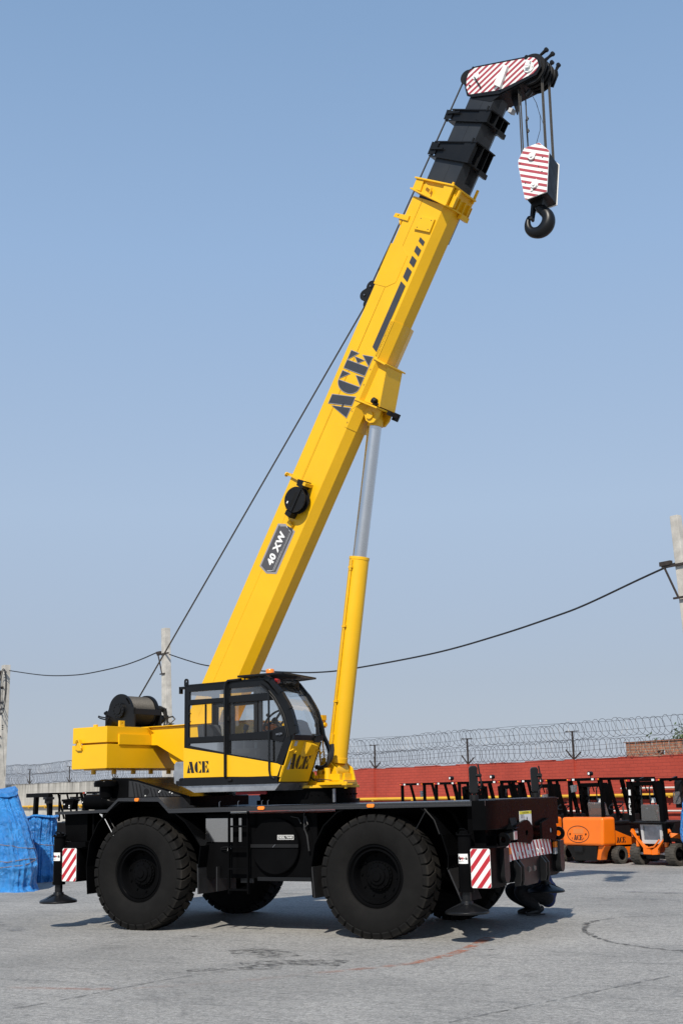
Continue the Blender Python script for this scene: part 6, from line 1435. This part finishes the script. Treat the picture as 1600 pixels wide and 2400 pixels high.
bump(nt, bs, math_n(nt, 'ADD', n2, math_n(nt, 'MULTIPLY', n4, .6)), .6, .012)
m = MB(); m.poly([(-260, -120, 0), (260, -120, 0), (260, 400, 0), (-260, 400, 0)]); GROUND = structure(m.build('ground', m_, None, smooth=0))
def worn(name, col, scale, lo, hi, vecscale=(1, 1, 1)):
    m_, nt, bs = new_mat(name); bs.inputs['Base Color'].default_value = (*col, 1); bs.inputs['Roughness'].default_value = .85
    vec = coords(nt, vecscale); n = noise(nt, vec, scale, 8, .7, .5); r = ramp(nt, [(lo, (0, 0, 0)), (hi, (1, 1, 1))]); nt.links.new(n, r.inputs[0])
    uv = nt.nodes.new('ShaderNodeVertexColor'); uv.layer_name = 'fade'
    nt.links.new(math_n(nt, 'MULTIPLY', r.outputs[0], uv.outputs[0]), bs.inputs['Alpha']); return m_
def ribbon(name, pts, w, mat, z=.004, fade=None, wob=0.0, seed=1):
    """flat worn mark on the ground: coverage is highest along its middle"""
    out = [(p[0], p[1]) for p in smooth_path([(*p, 0) for p in pts], 10)]; rnd = random.Random(seed)
    m = MB(); cols = []; n = len(out); idx = []
    for k, p in enumerate(out):
        a = V(out[max(0, k-1)]); b = V(out[min(n-1, k+1)]); d_ = (b-a).normalized(); nn = V((-d_.y, d_.x)); ww = (w[0]+(w[1]-w[0])*k/(n-1)) if isinstance(w, tuple) else w
        c = V(p)+nn*wob*rnd.uniform(-1, 1); idx.append(m.add([(c.x+nn.x*ww*q, c.y+nn.y*ww*q, z) for q in (-.5, -.3, 0, .3, .5)])); f = fade(k/(n-1)) if fade else 1.0
        cols += [0, f, f, f, 0]
    for i, j in zip(idx, idx[1:]):
        for q in range(4): m.f.append((i+q, i+q+1, j+q+1, j+q))
    me = bpy.data.meshes.new(name); me.from_pydata([tuple(p) for p in m.v], [], m.f); at = me.color_attributes.new('fade', 'FLOAT_COLOR', 'POINT')
    for k, c in enumerate(cols): at.data[k].color = (c, c, c, 1)
    me.materials.append(mat); o = bpy.data.objects.new(name, me); COL.objects.link(o); o.parent = GROUND; return o
OR = worn('orange_paint_trace', (.46, .14, .06), 6, .42, .62, (1, 1, 1)); CRK = worn('dark_crack', (.045, .045, .045), 9, .40, .62); CRK2 = worn('joint_line', (.12, .12, .12), 7, .42, .58); OIL = worn('oil_stain', (.06, .06, .059), 8, .47, .66, (1, 1.7, 1)); TYR = worn('tyre_mark', (.20, .20, .205), 2.2, .50, .80, (1, 1, 1))  # crack and joint ribbons are plain dark grey, broken into patches
ribbon('paint_line', [(.12, -5.76), (.68, -5.645), (1.257, -5.414), (1.924, -4.776), (2.344, -4.115), (2.888, -3.312), (3.06, -2.77), (3.10, -1.98), (2.93, -.75)], (.10, .17), OR, fade=lambda f: .34 if f < .22 else .10 if f < .5 else min(1, .22+(f-.5)*2.0))
ribbon('ground_crack', [(.8, -7.0), (1.052, -6.416), (1.305, -4.648), (1.79, -3.612), (2.113, -2.215), (2.48, -1.536)], .022, CRK2, z=.006, fade=lambda f: 1 if f < .4 else .7, wob=.006)
ribbon('ground_crack', [(3.60, 1.385), (3.58, 1.0), (3.669, .658), (3.80, .2), (3.951, -.132), (4.20, -.55), (4.524, -.909), (4.9, -1.18), (5.326, -1.352), (5.9, -1.4)], (.085, .05), CRK, z=.006, wob=.022)
ribbon('ground_crack', [(3.60, 1.385), (3.75, 1.75), (4.05, 2.1), (4.435, 2.35), (5.2, 2.6)], .025, CRK2, z=.006, wob=.008)
ribbon('ground_crack', [(4.628, -5.974), (4.748, -5.584), (5.1, -4.6), (5.4, -3.7), (5.662, -3.013), (6.0, -2.2)], .02, CRK2, z=.006, wob=.006)
ribbon('oil_stain', [(.70, -2.9), (.95, -2.72), (1.25, -2.85), (1.5, -3.1)], .55, OIL, seed=3); ribbon('oil_stain', [(1.40, -3.75), (1.75, -3.45), (2.1, -3.35), (2.35, -3.3)], .55, OIL, seed=4)
ribbon('oil_stain', [(-.72, -1.75), (-.55, -1.70)], .16, OIL, seed=5); ribbon('oil_stain', [(3.30, -1.86), (3.43, -1.80)], .06, OIL, seed=6); ribbon('oil_stain', [(1.1, -4.3), (1.5, -4.0), (1.9, -3.8)], .25, OIL, seed=8)
for k, pts in enumerate(([(-9, 6.5), (-3, 4.4), (3.2, 4.6), (9, 4.0)], [(-4, 7.6), (2, 6.0), (8, 5.2)], [(0, 9.0), (4, 7.6), (9, 6.5)], [(-8, -.6), (-6, -2.2), (-3.5, -3.4)], [(-9, 1.2), (-5, -.8), (-2.9, -2.1)], [(4.3, 3.2), (6, 2.9), (8, 2.5)])):
    ribbon('tyre_mark', pts, .30, TYR, z=.008+.002*(k % 2), seed=20+k)

# ================================================================ light, air and camera
SUNV = V((.2515, -1.0472, 1.05)).normalized()
el = math.asin(SUNV.z); az = math.atan2(SUNV.x, SUNV.y)
w = bpy.data.worlds.new('World'); scene.world = w; w.use_nodes = True; nt = w.node_tree
bg = nt.nodes['Background']; sk = nt.nodes.new('ShaderNodeTexSky'); sk.sky_type = 'NISHITA'; sk.sun_disc = False
sk.sun_elevation = el; sk.sun_rotation = az; sk.altitude = 200; sk.air_density = 1.0; sk.dust_density = 1.2; sk.ozone_density = 3.0
EXPO = .35
tgt = ((0, (.425, .485, .575)), (.086, (.434, .516, .622)), (.222, (.409, .532, .712)), (.416, (.309, .457, .694)), (.567, (.234, .376, .604)), (.8, (.17, .30, .53)), (1, (.14, .26, .48)))
nis = ((4.2, 5.0, 4.6), (5.4, 7.0, 7.3), (2.7, 4.1, 6.0), (1.4, 2.25, 3.85), (.92, 1.6, 2.8), (.8, 1.4, 2.5), (.75, 1.3, 2.4))
vals = [(z, tuple(max(0, (c/2**EXPO-.015*q)/.85) for c, q in zip(t_, n_))) for (z, t_), n_ in zip(tgt, nis)]
tc = nt.nodes.new('ShaderNodeTexCoord'); sz = nt.nodes.new('ShaderNodeSeparateXYZ'); nt.links.new(tc.outputs['Generated'], sz.inputs[0])
veil = ramp(nt, vals); nt.links.new(sz.outputs[2], veil.inputs[0])          # thin dust haze lying over the clear sky
vm = nt.nodes.new('ShaderNodeVectorMath'); vm.operation = 'SCALE'; vm.inputs['Scale'].default_value = 10.0; nt.links.new(veil.outputs[0], vm.inputs[0])
sk.dust_density = 1.0; sk.ozone_density = 1.0
mx = nt.nodes.new('ShaderNodeMix'); mx.data_type = 'RGBA'; mx.inputs[0].default_value = .85; mx.clamp_factor = False
nt.links.new(sk.outputs[0], mx.inputs[6]); nt.links.new(vm.outputs[0], mx.inputs[7]); nt.links.new(mx.outputs[2], bg.inputs[0]); bg.inputs[1].default_value = .10
sl = bpy.data.lights.new('sun', 'SUN'); sl.energy = 3.9; sl.angle = R(.53); sl.color = (1.0, .93, .82); so = bpy.data.objects.new('sun', sl); COL.objects.link(so)
so.rotation_euler = SUNV.to_track_quat('Z', 'Y').to_euler()
cam = bpy.data.cameras.new('camera'); co = bpy.data.objects.new('camera', cam); COL.objects.link(co); scene.camera = co
cam.sensor_fit = 'VERTICAL'; cam.sensor_height = 36.0; cam.sensor_width = 24.0; cam.lens = 2888.065/2400*36; cam.clip_start = .1; cam.clip_end = 2000
MR = ((0.884029, 0.466931, -0.021639), (-0.122309, 0.186388, -0.974833), (-0.451147, 0.864427, 0.221882))
right = V(MR[0]); down = V(MR[1]); fwd = V(MR[2])
fwd.normalize(); right = (right-fwd*right.dot(fwd)).normalized(); up = (-(down)).normalized(); up = right.cross(fwd)
co.matrix_world = Matrix(((right.x, up.x, -fwd.x, 8.55), (right.y, up.y, -fwd.y, -15.03), (right.z, up.z, -fwd.z, 1.70), (0, 0, 0, 1)))
scene.view_settings.view_transform = 'Standard'; scene.view_settings.look = 'None'; scene.view_settings.gamma = 1.0; scene.view_settings.exposure = EXPO
scene.cycles.max_bounces = 8; scene.cycles.transparent_max_bounces = 24
